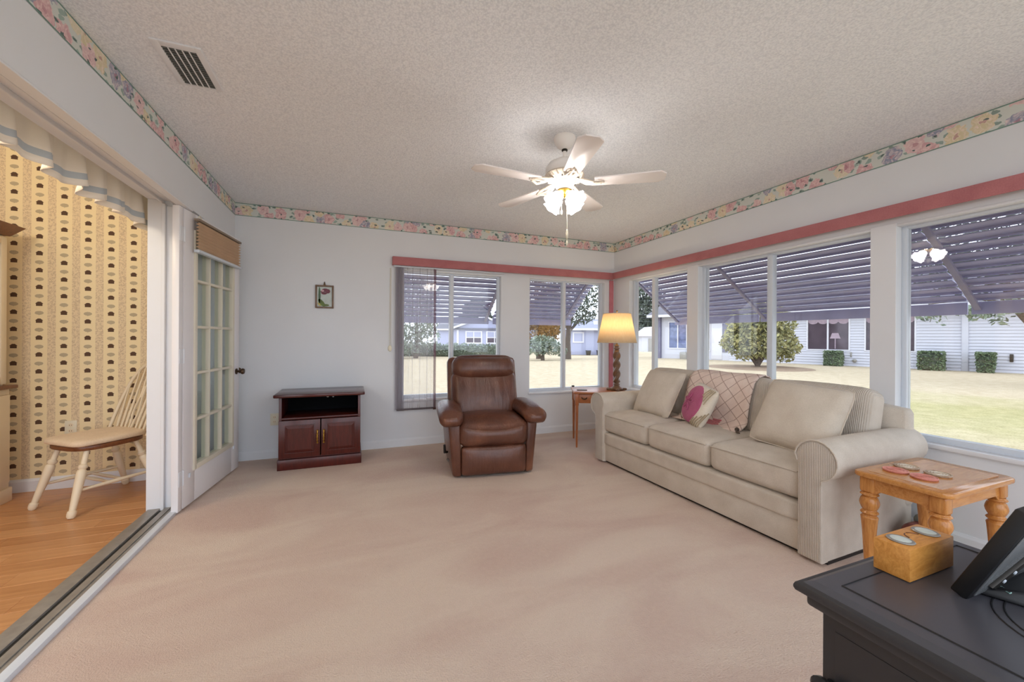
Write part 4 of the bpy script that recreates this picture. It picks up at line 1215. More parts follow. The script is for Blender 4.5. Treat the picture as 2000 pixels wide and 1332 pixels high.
# ------------------------------------------------------------------ black dresser in the foreground
dx0, dx1, dy1, dz = 0.728, 1.190, 0.478, 0.762
dw0 = -0.62
ds = thing('dresser', 'black painted dresser in the right foreground', 'dresser', (dx0, dy1, 0))
DW = dy1 - dw0; DD = dx1 - dx0
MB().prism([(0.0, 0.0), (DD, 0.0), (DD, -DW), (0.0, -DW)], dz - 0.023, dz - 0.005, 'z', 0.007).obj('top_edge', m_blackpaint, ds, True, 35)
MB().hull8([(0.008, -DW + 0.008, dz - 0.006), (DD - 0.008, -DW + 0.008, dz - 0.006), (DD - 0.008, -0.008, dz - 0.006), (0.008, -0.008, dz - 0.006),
            (0.024, -DW + 0.02, dz), (DD - 0.012, -DW + 0.02, dz), (DD - 0.012, -0.02, dz), (0.024, -0.02, dz)]).obj('top', m_blacktop_lit, ds, False)
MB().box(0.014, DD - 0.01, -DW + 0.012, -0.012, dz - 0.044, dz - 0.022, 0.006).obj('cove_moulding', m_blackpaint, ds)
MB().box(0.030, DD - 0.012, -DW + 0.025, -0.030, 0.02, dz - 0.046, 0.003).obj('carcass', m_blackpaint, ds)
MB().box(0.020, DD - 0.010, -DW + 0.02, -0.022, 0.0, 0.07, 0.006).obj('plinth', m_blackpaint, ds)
def groove(pts, z, r=0.0016): return MB().tube([(a, c, z) for a, c in pts], r, 6)
m_groove = M('groove_black', (18, 18, 20), 0.5)
groove([(0.052, -0.95), (0.052, -0.048), (DD - 0.036, -0.048), (DD - 0.036, -0.95)], dz + 0.0002).obj('inlay_line', m_groove, ds)
for rx, ry in ((0.150, 0.190), (0.138, 0.176)):
    cx, cy = DD * 0.62, -0.325
    groove([(cx - rx * math.cos(2 * PI * k / 60), cy + ry * math.sin(2 * PI * k / 60) * (1 + 0.10 * math.cos(4 * PI * k / 60))) for k in range(61)], dz + 0.0002, 0.0013).obj('inlay_oval', m_groove, ds)
# arched door on the face towards the room with a routed outline
for k, (a, c) in enumerate(((-0.50, -0.05), (-0.97, -0.52))):
    d_ = MB().box(0.0285, 0.034, a, c, 0.09, dz - 0.070, 0.001).obj('door', m_blackpaint, ds)
    yy0, yy1, zt = a + 0.055, c - 0.055, dz - 0.135
    pts = [(0.0282, yy0, 0.14)] + [(0.0282, yy0, zt - 0.035)] + [(0.0282, yy0 + 0.03 * (1 - math.cos(t)), zt - 0.035 + 0.035 * math.sin(t)) for t in (0.4, 0.8, 1.2, PI / 2)] + \
          [(0.0282, yy1 - 0.03 * (1 - math.cos(t)), zt - 0.035 + 0.035 * math.sin(t)) for t in (PI / 2, 1.2, 0.8, 0.4)] + [(0.0282, yy1, zt - 0.035), (0.0282, yy1, 0.14)]
    MB().tube(pts, 0.0025, 6).obj('routed_line', m_groove, d_)
    MB().lathe([(0.007, 0), (0.007, 0.010), (0.016, 0.018), (0.018, 0.026), (0.012, 0.034), (0.002, 0.036)], 16, T(0.029, c + 0.005 if k == 0 else a + 0.03, 0.60) @ R(-PI / 2, 'Y')).obj('knob', m_black, d_)

# wooden block with two round buttons on the dresser
bx_ = thing('wooden_box', 'golden wooden block with two pale round inlays on the dresser', 'box', (0.898, 0.392, dz))
bw_, bd_, bh_ = 0.144, 0.053, 0.057
MB().box(0, bw_, 0, bd_, 0.001, bh_, 0.0016).obj('block', m_oak_box, bx_)
m_disc = M('pale_glass_inlay', (206, 214, 206), 0.15, vary=0.05)
for x_ in (0.030, 0.112):
    MB().lathe([(0.017, 0), (0.0185, 0.0015), (0.0170, 0.003)], 28, T(x_, bd_ / 2, bh_) @ Matrix.Diagonal((1, 1.1, 1, 1))).obj('inlay_rim', m_grey_alum, bx_)
    MB().lathe([(0.0150, 0.0026), (0.0120, 0.0034), (0.002, 0.0042)], 28, T(x_, bd_ / 2, bh_) @ Matrix.Diagonal((1, 1.1, 1, 1))).obj('inlay_disc', m_disc, bx_)
for a0, a1 in ((0.35, 1.45), (1.70, 2.80)):
    MB().tube([(0.073 + 0.019 * math.cos(t) * 0.9, 0.020 + 0.019 * math.sin(t), bh_ + 0.0002) for t in [a0 + (a1 - a0) * k / 8 for k in range(9)]], 0.0011, 6).obj('arc_slot', m_brownedge, bx_)

# digital photo frame seen from behind, leaning on its stand
pf = thing('digital_frame', 'black tablet style photo frame on a stand, seen from behind on the dresser', 'photo frame', (0.930, 0.350, dz))
Lf = 0.178; tl = math.atan2(0.158, 0.070)
PM = T(0, 0, 0.002) @ R(PI - tl + 0.0, 'X') if False else T(0, 0, 0.003) @ R(-(PI / 2 - tl) + PI / 2 + 0, 'X')
# panel: local x = width, y = up the panel, z = thickness
ux = Vector((1, 0, 0)); uy = Vector((0, -0.405, 0.914)); uz = ux.cross(uy)
PM = Matrix(((ux.x, uy.x, uz.x, 0), (ux.y, uy.y, uz.y, 0), (ux.z, uy.z, uz.z, 0.004), (0, 0, 0, 1)))
MB().box(0, 0.235, 0, Lf, -0.006, 0.016, 0.003, mat=PM).obj('bezel', m_black, pf)
MB().box(0.010, 0.225, 0.010, Lf - 0.010, 0.0155, 0.0185, 0.002, mat=PM).obj('back_plate', M('silver_grey_back', (150, 152, 154), 0.25, 0.5), pf)
arm_ = MB().hull8([PM @ Vector(p) for p in ((0.030, 0.030, 0.018), (0.055, 0.020, 0.018), (0.150, 0.105, 0.018), (0.135, 0.120, 0.018), (0.030, 0.030, 0.024), (0.055, 0.020, 0.024), (0.150, 0.105, 0.024), (0.135, 0.120, 0.024))], 0.001).obj('hinge_arm', m_iron, pf)
for p in ((0.055, 0.040), (0.072, 0.055)):
    MB().lathe([(0.0035, 0), (0.0035, 0.0015), (0.002, 0.002)], 10, PM @ T(p[0], p[1], 0.024)).obj('screw', m_alum, pf)
st = MB().hull8([(0.035, -0.015, 0.0015), (0.21, -0.015, 0.0015), (0.21, -0.115, 0.0015), (0.075, -0.105, 0.0015),
                 (0.040, -0.020, 0.014), (0.205, -0.020, 0.014), (0.205, -0.108, 0.030), (0.085, -0.098, 0.030)], 0.004).obj('stand_foot', m_black, pf)
MB().tube([(0.16, -0.075, 0.028), (0.17, -0.085, 0.06), (0.165, -0.070, 0.095)], [0.014, 0.012, 0.010], 8).obj('stand_post', m_black, pf)
tri = MB()
tp = [(0.050, -0.046, 0.0166), (0.075, -0.046, 0.0166), (0.062, -0.026, 0.0152)]
tri.tube(tp + [tp[0]], 0.0009, 5).tube([(0.0625, -0.042, 0.0166), (0.0625, -0.035, 0.0160)], 0.0012, 5)
tri.obj('warning_triangle', M('pale_green_print', (150, 186, 176), 0.6), pf, False)

# ------------------------------------------------------------------ dining chair
dc = thing('dining_chair', 'cream bow back Windsor dining chair with a brown edged seat', 'chair', (-1.690, 3.770, 0), -0.68)
# local: faces -y
SZ = 0.445
seat_o = []
for k in range(28):
    a = 2 * PI * k / 28
    x = 0.205 * math.copysign(abs(math.cos(a)) ** 0.62, math.cos(a)); y = 0.215 * math.copysign(abs(math.sin(a)) ** 0.6, math.sin(a))
    x *= 1 - 0.10 * max(0, y / 0.215)
    seat_o.append((x, y))
MB().prism(seat_o, SZ - 0.036, SZ - 0.004, 'z', 0.008).obj('seat', m_brownedge, dc)
def padf(p, e):
    p.x *= (1 - 0.10 * max(0, p.y / 0.2)) * (1 - 0.14 * abs(e.y) ** 5); p.y *= 1 - 0.05 * abs(e.x) ** 4; return p
MB().soft(0.410, 0.44, 0.040, 0.019, T(0, -0.005, SZ + 0.015), 10, (0, 0, 0.012), padf).obj('seat_pad', m_seatpad, dc, True, 80)
lp = [(0.015, 0.0), (0.022, 0.012), (0.024, 0.030), (0.023, 0.044), (0.017, 0.050), (0.018, 0.07), (0.024, 0.20), (0.026, 0.285), (0.024, 0.300), (0.017, 0.308), (0.025, 0.318), (0.025, 0.332), (0.016, 0.342), (0.015, 0.44)]
def splay(foot, top):
    f_, t_ = Vector(foot), Vector(top); d = t_ - f_
    q = d.to_track_quat('Z', 'Y').to_matrix().to_4x4()
    s_ = d.length / 0.44
    return Matrix.Translation(f_) @ q @ Matrix.Diagonal((1, 1, s_, 1))
feet = {}
for nm, fx, fy, tx, ty in (('a', -0.21, -0.25, -0.15, -0.14), ('b', 0.21, -0.25, 0.15, -0.14), ('c', -0.20, 0.27, -0.13, 0.14), ('d', 0.20, 0.27, 0.13, 0.14)):
    m4 = splay((fx, fy, 0.001), (tx, ty, SZ - 0.030)); feet[nm] = m4
    MB().lathe(lp, 16, m4).obj('leg', m_creampaint, dc)
def at_leg(nm, h): return feet[nm] @ Vector((0, 0, h))
for p, q in (('a', 'c'), ('b', 'd')):
    A, B = at_leg(p, 0.17), at_leg(q, 0.17)
    MB().tube([A, (A * 3 + B) / 4, (A + B) / 2, (A + B * 3) / 4, B], [0.008, 0.011, 0.014, 0.011, 0.008], 10).obj('stretcher', m_creampaint, dc)
A, B = (at_leg('a', 0.17) + at_leg('c', 0.17)) / 2, (at_leg('b', 0.17) + at_leg('d', 0.17)) / 2
for t in (-0.035, 0.035):
    o_ = Vector((0, t, 0))
    MB().tube([A + o_, (A + B) / 2 + o_, B + o_], [0.007, 0.012, 0.007], 10).obj('stretcher', m_creampaint, dc)
bow = []
for k in range(25):
    a = PI * k / 24
    x = 0.222 * math.copysign(abs(math.cos(a)) ** 0.78, math.cos(a)); h = math.sin(a) ** 0.74 if 0 < k < 24 else 0
    bow.append((x, 0.165 + 0.175 * h, SZ - 0.005 + 0.52 * h))
MB().tube(bow, 0.0125, 10).obj('back_bow', m_creampaint, dc)
def bow_at(x):
    a = math.acos(min(1, abs(x) / 0.222) ** (1 / 0.78)); h = math.sin(a) ** 0.74
    return (x, 0.165 + 0.175 * h, SZ - 0.005 + 0.52 * h)
for xb, xt in ((-0.145, -0.185), (-0.100, -0.130), (-0.058, -0.075), (0.058, 0.075), (0.100, 0.130), (0.145, 0.185)):
    t_ = Vector(bow_at(xt)); b_ = Vector((xb, 0.170, SZ - 0.006))
    MB().tube([b_, b_.lerp(t_, 0.25), b_.lerp(t_, 0.6), t_], [0.006, 0.010, 0.007, 0.005], 8).obj('spindle', m_creampaint, dc)
# pierced centre splat: two ribbons that part round an eye
t_ = Vector(bow_at(0.0)); b_ = Vector((0, 0.170, SZ - 0.006)); nrm = (t_ - b_).normalized()
for s_ in (-1, 1):
    pts = []; rr = []
    for k in range(13):
        u = k / 12; off = 0.010 + 0.020 * math.exp(-((u - 0.30) / 0.13) ** 2) + 0.012 * math.exp(-((u - 0.80) / 0.12) ** 2)
        p = b_.lerp(t_, u); pts.append((p.x + s_ * off, p.y, p.z)); rr.append(0.0085)
    MB().tube(pts, rr, 8, flat=0.8).obj('splat_ribbon', m_creampaint, dc)
MB().tube([b_.lerp(t_, 0.50) , b_.lerp(t_, 0.66)], [0.012, 0.012], 8, flat=0.7).obj('splat_bridge', m_creampaint, dc)

# hutch at the left edge: front looks towards the opening
hu = thing('hutch', 'cream china hutch with brown crown and counter at the left edge', 'hutch', (-2.27, 3.97, 0))
MB().box(-0.40, 0.0, -1.10, 0.0, 0.10, 0.80, 0.003).obj('base_cabinet', m_creampaint, hu)
MB().box(-0.40, 0.012, -1.112, 0.012, 0.0, 0.10, 0.006).obj('plinth', m_creampaint, hu)
MB().box(-0.42, 0.03, -1.12, 0.03, 0.80, 0.825, 0.006).obj('counter', m_brownedge, hu)
up = MB()
up.box(-0.40, -0.03, -0.03, -0.01, 0.825, 1.88).box(-0.40, -0.03, -1.10, -1.08, 0.825, 1.88).box(-0.40, -0.38, -1.08, -0.03, 0.825, 1.88).box(-0.38, -0.03, -1.08, -0.03, 1.86, 1.88)
up.obj('upper_case', m_creampaint, hu)
for z in (1.13, 1.45):
    MB().box(-0.38, -0.05, -1.08, -0.03, z, z + 0.018).obj('shelf', m_pine, hu)
for y0, y1 in ((-0.55, -0.01), (-1.10, -0.56)):
    d_ = MB().box(-0.03, -0.010, y0, y0 + 0.05, 0.835, 1.87, 0.003).box(-0.03, -0.010, y1 - 0.05, y1, 0.835, 1.87, 0.003).box(-0.03, -0.010, y0 + 0.05, y1 - 0.05, 0.835, 0.885, 0.003).box(-0.03, -0.010, y0 + 0.05, y1 - 0.05, 1.82, 1.87, 0.003).obj('door', m_creampaint, hu)
    MB().box(-0.022, -0.018, y0 + 0.045, y1 - 0.045, 0.88, 1.825).obj('door_pane', m_doorglass, d_, False)
    MB().box(0.0, 0.016, y0 + 0.01, y1 - 0.01, 0.14, 0.76, 0.004).obj('lower_door', m_creampaint, hu)
MB().hull8([(-0.40, -1.11, 1.88), (0.0, -1.11, 1.88), (0.0, 0.002, 1.88), (-0.40, 0.002, 1.88), (-0.42, -1.17, 1.955), (0.055, -1.17, 1.955), (0.055, 0.055, 1.955), (-0.42, 0.055, 1.955)], 0.004).obj('crown', m_brownedge, hu)

# ------------------------------------------------------------------ outdoors
G0 = -0.15
def ground(x, y):
    t = max(0.0, min(1.0, (y - 18 - 0.12 * max(0, x - 12)) / 20)); t = t * t * (3 - 2 * t)
    return G0 - 0.60 * t
lg = MB()
def lawnf(u, v_):
    x = -30 + 90 * u; y = -25 + 110 * v_
    return (x, y, ground(x, y))
lg.grid(lawnf, 60, 70)
lo_ = lg.obj('ground', m_lawn, None, True, 80)
lo_['kind'] = 'structure'
lo_.location.z = 0.0

# slatted aluminium awnings. local x = along the wall, y = outwards, z up, origin at the wall
def awning(label, loc, rz, length, arms):
    a = thing('window_awning', label, 'awning', loc, rz, 'slatted awnings over the windows')
    n = 12; c = 0.082; tilt = math.radians(16)
    proto = MB().box(0, length, -c / 2, c / 2, -0.004, 0.004, 0.0015).box(0, length, c / 2 - 0.006, c / 2, -0.020, 0.0, 0.001).obj('slat', m_awning, a)
    for k in range(n):
        t = k / (n - 1)
        y, z = 0.055 + t * 0.74, 2.055 - t * 0.555
        if k == 0: s_ = proto
        else: s_ = bpy.data.objects.new('slat', proto.data); COL.objects.link(s_); s_.parent = a
        s_.location = (0, y, z); s_.rotation_euler = (-tilt, 0, 0)
    MB().box(0, length, 0.835, 0.850, 1.372, 1.462, 0.003).obj('front_rail', m_awning, a)
    for x_ in arms:
        A, B = Vector((x_, 0.002, 2.045)), Vector((x_, 0.838, 1.430))
        d = (B - A); ang = math.atan2(d.z, d.y)
        MB().box(-0.018, 0.018, 0, d.length, -0.038, -0.016, 0.002, mat=T(*A) @ R(ang, 'X')).obj('support_arm', m_awning_dark, a)
    return a
OY, OX = YB + TW, XR + TW
awning('slate slatted awning over the left back window', (0.30, OY, 0), 0, 1.50, (0.06, 1.44))
awning('slate slatted awning over the back window nearest the corner', (1.86, OY, 0), 0, 1.28, (0.10, 1.12))
awning('slate slatted awning over the narrow side window by the lamp', (OX, 4.42, 0), -PI / 2, 1.26, (0.08,))
awning('slate slatted awning over the wide side window behind the sofa', (OX, 3.14, 0), -PI / 2, 1.62, (0.06,))
awning('slate slatted awning over the side window nearest the camera', (OX, 1.50, 0), -PI / 2, 3.10, (0.04, 1.5, 3.04))

def foliage(name, blobs, n, size, m_, parent, kind='stuff', shell=0.55):
    vs_, fs_ = [], []
    tot = sum(b_[3] * b_[4] * b_[5] for b_ in blobs)
    for bx, by, bz, rx, ry, rz in blobs:
        for _ in range(max(8, int(n * rx * ry * rz / tot))):
            while True:
                p = Vector((random.uniform(-1, 1), random.uniform(-1, 1), random.uniform(-1, 1)))
                if shell < p.length <= 1 or (p.length <= 1 and random.random() < 0.3): break
            c = Vector((bx + p.x * rx, by + p.y * ry, bz + p.z * rz))
            s_ = size * random.uniform(0.6, 1.3)
            a = Vector((random.gauss(0, 1), random.gauss(0, 1), random.gauss(0, 1))).normalized()
            b2 = a.cross(Vector((random.gauss(0, 1), random.gauss(0, 1), random.gauss(0, 1)))).normalized()
            i = len(vs_)
            vs_ += [c - a * s_, c + b2 * s_ * 0.42, c + a * s_, c - b2 * s_ * 0.42]
            fs_.append((i, i + 1, i + 2, i + 3))
    me = bpy.data.meshes.new(name); me.from_pydata(vs_, [], fs_); me.materials.append(m_)
    o = bpy.data.objects.new(name, me); COL.objects.link(o); o.parent = parent; o['kind'] = kind
    return o
def tree(name, label, cat, x, y, trunk, blobs, n, size, m_, group=None, bark=None):
    t = thing(name, label, cat, (x, y, ground(x, y) if y > 16 else G0), 0, group)
    tk = MB()
    for pts, rad in trunk: tk.tube(pts, rad, 8)
    tk.obj('trunk', bark or m_bark, t)
    foliage('foliage', blobs, n, size, m_, t)
    return t

# loquat like bush in a mulch ring
BX, BY = 17.4, 13.1
tree('loquat_tree', 'rounded yellow green bush standing in the side lawn', 'tree', BX, BY,
     [([(0, 0, -0.05), (0.03, 0, 0.5), (0.1, 0.05, 1.4)], [0.11, 0.10, 0.05]), ([(0, 0, 0.1), (-0.35, 0.2, 0.7), (-0.7, 0.4, 1.6)], [0.09, 0.07, 0.03]), ([(0.02, 0, 0.1), (0.4, -0.2, 0.8), (0.8, -0.4, 1.7)], [0.09, 0.06, 0.03]), ([(0, 0, 0.2), (0.1, 0.2, 0.9), (0.2, 0.4, 2.2)], [0.08, 0.06, 0.03])],
     [(-0.85, 0.2, 1.3, 0.75, 0.8, 0.75), (0.0, 0, 1.75, 1.0, 1.0, 0.95), (0.85, -0.25, 1.25, 0.85, 0.8, 0.7), (1.35, -0.45, 0.95, 0.55, 0.6, 0.5), (0.0, 0.0, 0.75, 0.8, 0.6, 0.38), (1.2, -0.4, 0.6, 0.5, 0.5, 0.36), (0.3, -0.1, 2.4, 0.9, 0.9, 0.7), (-0.6, 0.2, 2.1, 0.8, 0.8, 0.7), (0.55, -0.2, 0.65, 0.6, 0.5, 0.35), (-0.6, 0.2, 0.75, 0.65, 0.5, 0.42), (-1.1, 0.4, 1.2, 0.55, 0.5, 0.5), (1.0, -0.3, 2.0, 0.8, 0.7, 0.7)], 6200, 0.115, m_leaf_loquat)
mr = MB().lathe([(2.2, 0.0), (2.15, 0.02), (1.4, 0.05), (0.3, 0.07)], 40, Matrix.Diagonal((1.0, 1.0, 1, 1)))
tag(mr.obj('mulch_bed', m_mulch, None, loc=(BX, BY, G0 - 0.012)), 'ring of brown mulch under the rounded bush', 'mulch', kind='stuff')

# clipped box shrubs along the white house
U = Vector((0.345, -0.939, 0)); NRM = Vector((-0.939, -0.345, 0)); WO = Vector((19.73, 21.9, 0))
def fpt(s_, z, out=0.0): return WO + U * s_ + NRM * out + Vector((0, 0, z))
def shrub(s_, wd, ht, label, bw=None):
    c = fpt(s_, 0, 0.55)
    t = thing('box_shrub', label, 'shrub', (c.x, c.y, G0), math.atan2(U.y, U.x), 'clipped box shrubs')
    MB().soft(wd * 0.9, 0.62, ht * 0.92, 0.10, T(0, 0, ht * 0.47), 6).obj('core', m_leaf_dark, t, True, 80)
    vs_, fs_ = [], []
    for _ in range(950):
        u, v_, k = random.uniform(-1, 1), random.uniform(-1, 1), random.randrange(3)
        sg = random.choice((-1, 1))
        p = [Vector((u * wd / 2, v_ * 0.34, ht)), Vector((u * wd / 2, sg * 0.34, ht * (0.5 + v_ * 0.5))), Vector((sg * wd / 2, u * 0.34, ht * (0.5 + v_ * 0.5)))][k]
        tap = 1.0 if bw is None else bw + (1 - bw) * p.z / ht
        p.x *= tap; p += Vector((random.gauss(0, 0.02), random.gauss(0, 0.02), random.gauss(0, 0.015)))
        a = Vector((random.gauss(0, 1), random.gauss(0, 1), random.gauss(0, 1))).normalized(); b2 = a.orthogonal().normalized()
        i = len(vs_); vs_ += [p - a * 0.055, p + b2 * 0.035, p + a * 0.055, p - b2 * 0.035]; fs_.append((i, i + 1, i + 2, i + 3))
    me = bpy.data.meshes.new('foliage'); me.from_pydata(vs_, [], fs_); me.materials.append(m_leaf_box)
    o = bpy.data.objects.new('foliage', me); COL.objects.link(o); o.parent = t; o['kind'] = 'stuff'
shrub(9.45, 0.66, 0.72, 'clipped box shrub under the two pane window of the white house')
shrub(12.85, 0.78, 0.80, 'wide clipped box shrub left of the white downpipe')
shrub(14.40, 0.52, 0.80, 'narrow clipped box shrub right of the white downpipe', 0.72)

# white neighbouring house
HA = math.atan2(U.y, U.x)
wh = thing('white_house', 'white sided neighbouring house across the side lawn', 'house', (WO.x, WO.y, 0), HA)
# local: x along the facade, -y is outwards (towards the camera)
holes = [(0.55, 1.72, 0.55, 2.25), (3.0, 3.20, 0.45, 2.25), (8.28, 9.96, 0.66, 2.42), (10.62, 12.30, 0.66, 2.42)]
HLen = 24.0; EZ = 2.62
mb = MB()
cur = 0.0
def wseg(p, q, r, s_):
    if q - p > 1e-3 and s_ - r > 1e-3: mb.box(p, q, 0.0, 0.2, r, s_)
for (p, q, r, s_) in holes:
    wseg(cur, p, -0.4, EZ); wseg(p, q, -0.4, r); wseg(p, q, s_, EZ); cur = q
wseg(cur, HLen, -0.4, EZ)
mb.obj('wall', m_siding, wh, False)
MB().box(0.0, 0.2, 0.2, 9.0, -0.5, EZ).obj('end_wall', m_siding, wh, False)
MB().box(HLen - 0.2, HLen, 0.2, 9.0, -0.5, EZ).obj('end_wall', m_siding, wh, False)
sd = MB()
def lap(p, q, r, s_):
    z = r
    while z < s_ - 0.02:
        z2 = min(z + 0.135, s_)
        sd.hull8([(p, -0.040, z), (q, -0.040, z), (q, 0.0, z), (p, 0.0, z), (p, -0.006, z2), (q, -0.006, z2), (q, 0.0, z2), (p, 0.0, z2)])
        z += 0.135
cur = 4.35
for (p, q, r, s_) in holes[2:]:
    lap(cur, p - 0.06, -0.15, EZ); lap(p - 0.06, q + 0.06, -0.15, r - 0.06); cur = q + 0.06
lap(cur, 13.745, -0.15, EZ); lap(13.935, HLen, -0.15, EZ)
so = sd.obj('siding_boards', m_siding, wh, False); so['kind'] = 'stuff'
for i, (p, q, r, s_) in enumerate(holes):
    fr = MB()
    t = 0.06
    for a in ((p - t, p, r - t, s_ + t), (q, q + t, r - t, s_ + t), (p, q, r - t, r), (p, q, s_, s_ + t)):
        fr.box(a[0], a[1], -0.045, 0.06, a[2], a[3])
    wf = fr.obj('window_frame', m_whiteframe, wh, False)
    mid = (p + q) / 2
    if i != 1: MB().box(mid - 0.035, mid + 0.035, -0.02, 0.07, r, s_).obj('mullion', m_whiteframe, wf, False)
    for a, c in (((p, mid - 0.035), (mid + 0.035, q)) if i != 1 else ((p, q), )) if i != 1 else ((p, q),):
        MB().box(a, c, 0.05, 0.06, r, s_).obj('pane', m_bluepane if i == 0 else m_darkpane, wf, False)
    if i >= 2:
        pts = [(p, s_)]; k = 24
        for j in range(k + 1):
            u = j / k; pts.append((p + (q - p) * u, s_ - 0.34 - 0.11 * abs(math.sin(u * PI * 4)) ** 0.6))
        pts.append((q, s_))
        MB().prism(pts, 0.035, 0.047, 'y').obj('scalloped_valance', m_scallop, wf, False)
MB().lathe([(0.22, 1.22), (0.13, 1.50)], 16, T(9.42, 0.035, 0) @ Matrix.Diagonal((1, 0.05, 1, 1))).box(9.40, 9.44, 0.034, 0.045, 0.70, 1.22).obj('window_lamp', m_scallop, wh, False)
MB().box(3.30, 3.95, -0.03, 0.01, -0.1, 2.15, 0.01).obj('door', m_whiteframe, wh)
MB().lathe([(0.04, 0), (0.045, 0.03), (0.01, 0.05)], 10, T(3.80, -0.03, 0.95) @ R(PI / 2, 'X')).obj('door_knob', m_iron, wh)
MB().box(3.97, 4.27, -0.05, 0.0, 0.35, 2.10, 0.01).obj('shutter', m_shutter, wh)
MB().box(13.74, 13.94, -0.10, 0.0, -0.2, EZ, 0.02).obj('downpipe', m_siding, wh)
MB().box(1.55, 2.0, -0.6, -0.1, -0.3, 0.30, 0.03).obj('cooling_unit', m_grey_alum, wh)
MB().box(10.03, 10.09, -0.06, 0.0, 0.30, 0.55, 0.01).lathe([(0.09, 0), (0.09, 0.07), (0.03, 0.09)], 14, T(10.2, -0.02, 0.12) @ R(PI / 2, 'X')).obj('meter', m_grey_alum, wh)
MB().box(15.05, 15.15, -0.10, 0.0, 0.30, 0.62, 0.02).obj('hose_bracket', m_iron, wh)
MB().box(-0.35, -0.01, -0.2, 0.4, -0.5, EZ).obj('corner_pier', m_shutter, wh, False)
MB().prism([(-0.55, EZ), (-0.55, EZ + 0.16), (4.6, EZ + 2.3), (9.75, EZ + 0.16), (9.75, EZ)], -0.8, HLen + 0.5, 'x').obj('roof', m_roof, wh, False)
MB().box(-0.8, HLen + 0.5, -0.60, -0.54, EZ - 0.02, EZ + 0.15).obj('fascia', m_whiteframe, wh, False)

# blue grey houses beyond the back lawn. local x to the right, -y towards the camera
CV = Vector((math.sin(YAW), math.cos(YAW), 0)); CR = Vector((math.cos(YAW), -math.sin(YAW), 0))
gh = thing('gable_house', 'blue grey house with a white edged gable beyond the hedge', 'house', (16.3, 58.05, -0.75), -YAW)
MB().prism([(-5.0, 0), (9.5, 0), (9.5, 3.2), (2.6, 3.2), (-5.0, 3.2)], 0.0, 8.0, 'y').obj('wall', m_bluegrey, gh, False)
MB().prism([(-2.6, 3.0), (6.6, 3.0), (2.0, 4.75)], -0.02, 4.0, 'y').obj('gable', m_bluegrey, gh, False)
rk = MB()
for (a, c) in (((-2.9, 3.02), (2.0, 4.9)), ((6.9, 3.02), (2.0, 4.9))):
    rk.prism([a, c, (c[0], c[1] + 0.28), (a[0], a[1] + 0.28)], -0.5, 0.1, 'y')
rk.obj('rake_board', m_whiteframe, gh, False)
MB().hull8([(-5.4, -0.5, 3.1), (9.9, -0.5, 3.1), (9.9, 8.5, 3.1), (-5.4, 8.5, 3.1), (-4.8, 3.0, 4.6), (9.4, 3.0, 4.6), (9.4, 5.0, 4.6), (-4.8, 5.0, 4.6)]).obj('roof', m_roof, gh, False)
MB().box(-4.6, 1.2, 0.35, 0.5, 3.95, 4.30).obj('skylight_strip', m_whiteframe, gh, False)
MB().box(-5.4, -2.6, -0.56, -0.5, 2.95, 3.15).obj('fascia', m_whiteframe, gh, False)
for x0 in (-0.75, 2.35):
    wf = MB().box(x0, x0 + 2.5, -0.12, 0.0, 0.95, 2.85).obj('window_frame', m_whiteframe, gh, False)
    for dx in (0.18, 1.32):
        for z0, z1, m_ in ((1.15, 1.82, m_darkpane), (1.95, 2.70, m_bluegrey)):
            MB().box(x0 + dx, x0 + dx + 1.0, -0.14, -0.115, z0, z1).obj('pane', m_, wf, False)
MB().box(-2.05, -1.75, -0.10, 0.0, 0.0, 3.0).obj('corner_board', m_whiteframe, gh, False)

g2 = thing('blue_house', 'blue grey house with a low roof behind the corner back window', 'house', (23.9, 38.95, -0.72), -YAW)
MB().box(-1.4, 4.9, 0.0, 7.0, 0.0, 2.85).obj('wall', m_bluegrey, g2, False)
MB().hull8([(-1.9, -0.6, 2.80), (5.4, -0.6, 2.80), (5.4, 7.5, 2.80), (-1.9, 7.5, 2.80), (0.4, 3.2, 4.15), (3.6, 3.2, 4.15), (3.6, 3.8, 4.15), (0.4, 3.8, 4.15)]).obj('roof', M('lavender_shingle', (150, 152, 172), 0.9, vary=0.15, vscale=20), g2, False)
MB().box(-1.9, 5.4, -0.66, -0.6, 2.74, 2.95).obj('fascia', m_whiteframe, g2, False)
MB().box(1.5, 4.0, 1.2, 1.5, 3.40, 3.85).obj('skylight_strip', m_whiteframe, g2, False)
wf = MB().box(-1.1, 0.15, -0.08, 0.0, 1.35, 2.55).obj('window_frame', m_whiteframe, g2, False)
MB().box(-0.95, 0.0, -0.10, -0.075, 1.5, 2.4).obj('pane', m_bluegrey, wf, False)
for x0 in (0.55, 1.75):
    q = Vector((23.9, 38.95, 0)) + CR * x0 - CV * 0.6
    b_ = thing('storage_bin', 'dark bin against the blue house, ' + ('left of the pair' if x0 < 1 else 'right of the pair'), 'bin', (q.x, q.y, ground(q.x, q.y)), -YAW, 'bins by the blue house')
    MB().hull8([(-0.2, -0.2, 0), (0.2, -0.2, 0), (0.2, 0.2, 0), (-0.2, 0.2, 0), (-0.26, -0.24, 0.48), (0.26, -0.24, 0.48), (0.26, 0.24, 0.48), (-0.26, 0.24, 0.48)], 0.02).obj('body', m_iron, b_)
    MB().box(-0.28, 0.28, -0.26, 0.26, 0.48, 0.54, 0.02).obj('lid', m_iron, b_)

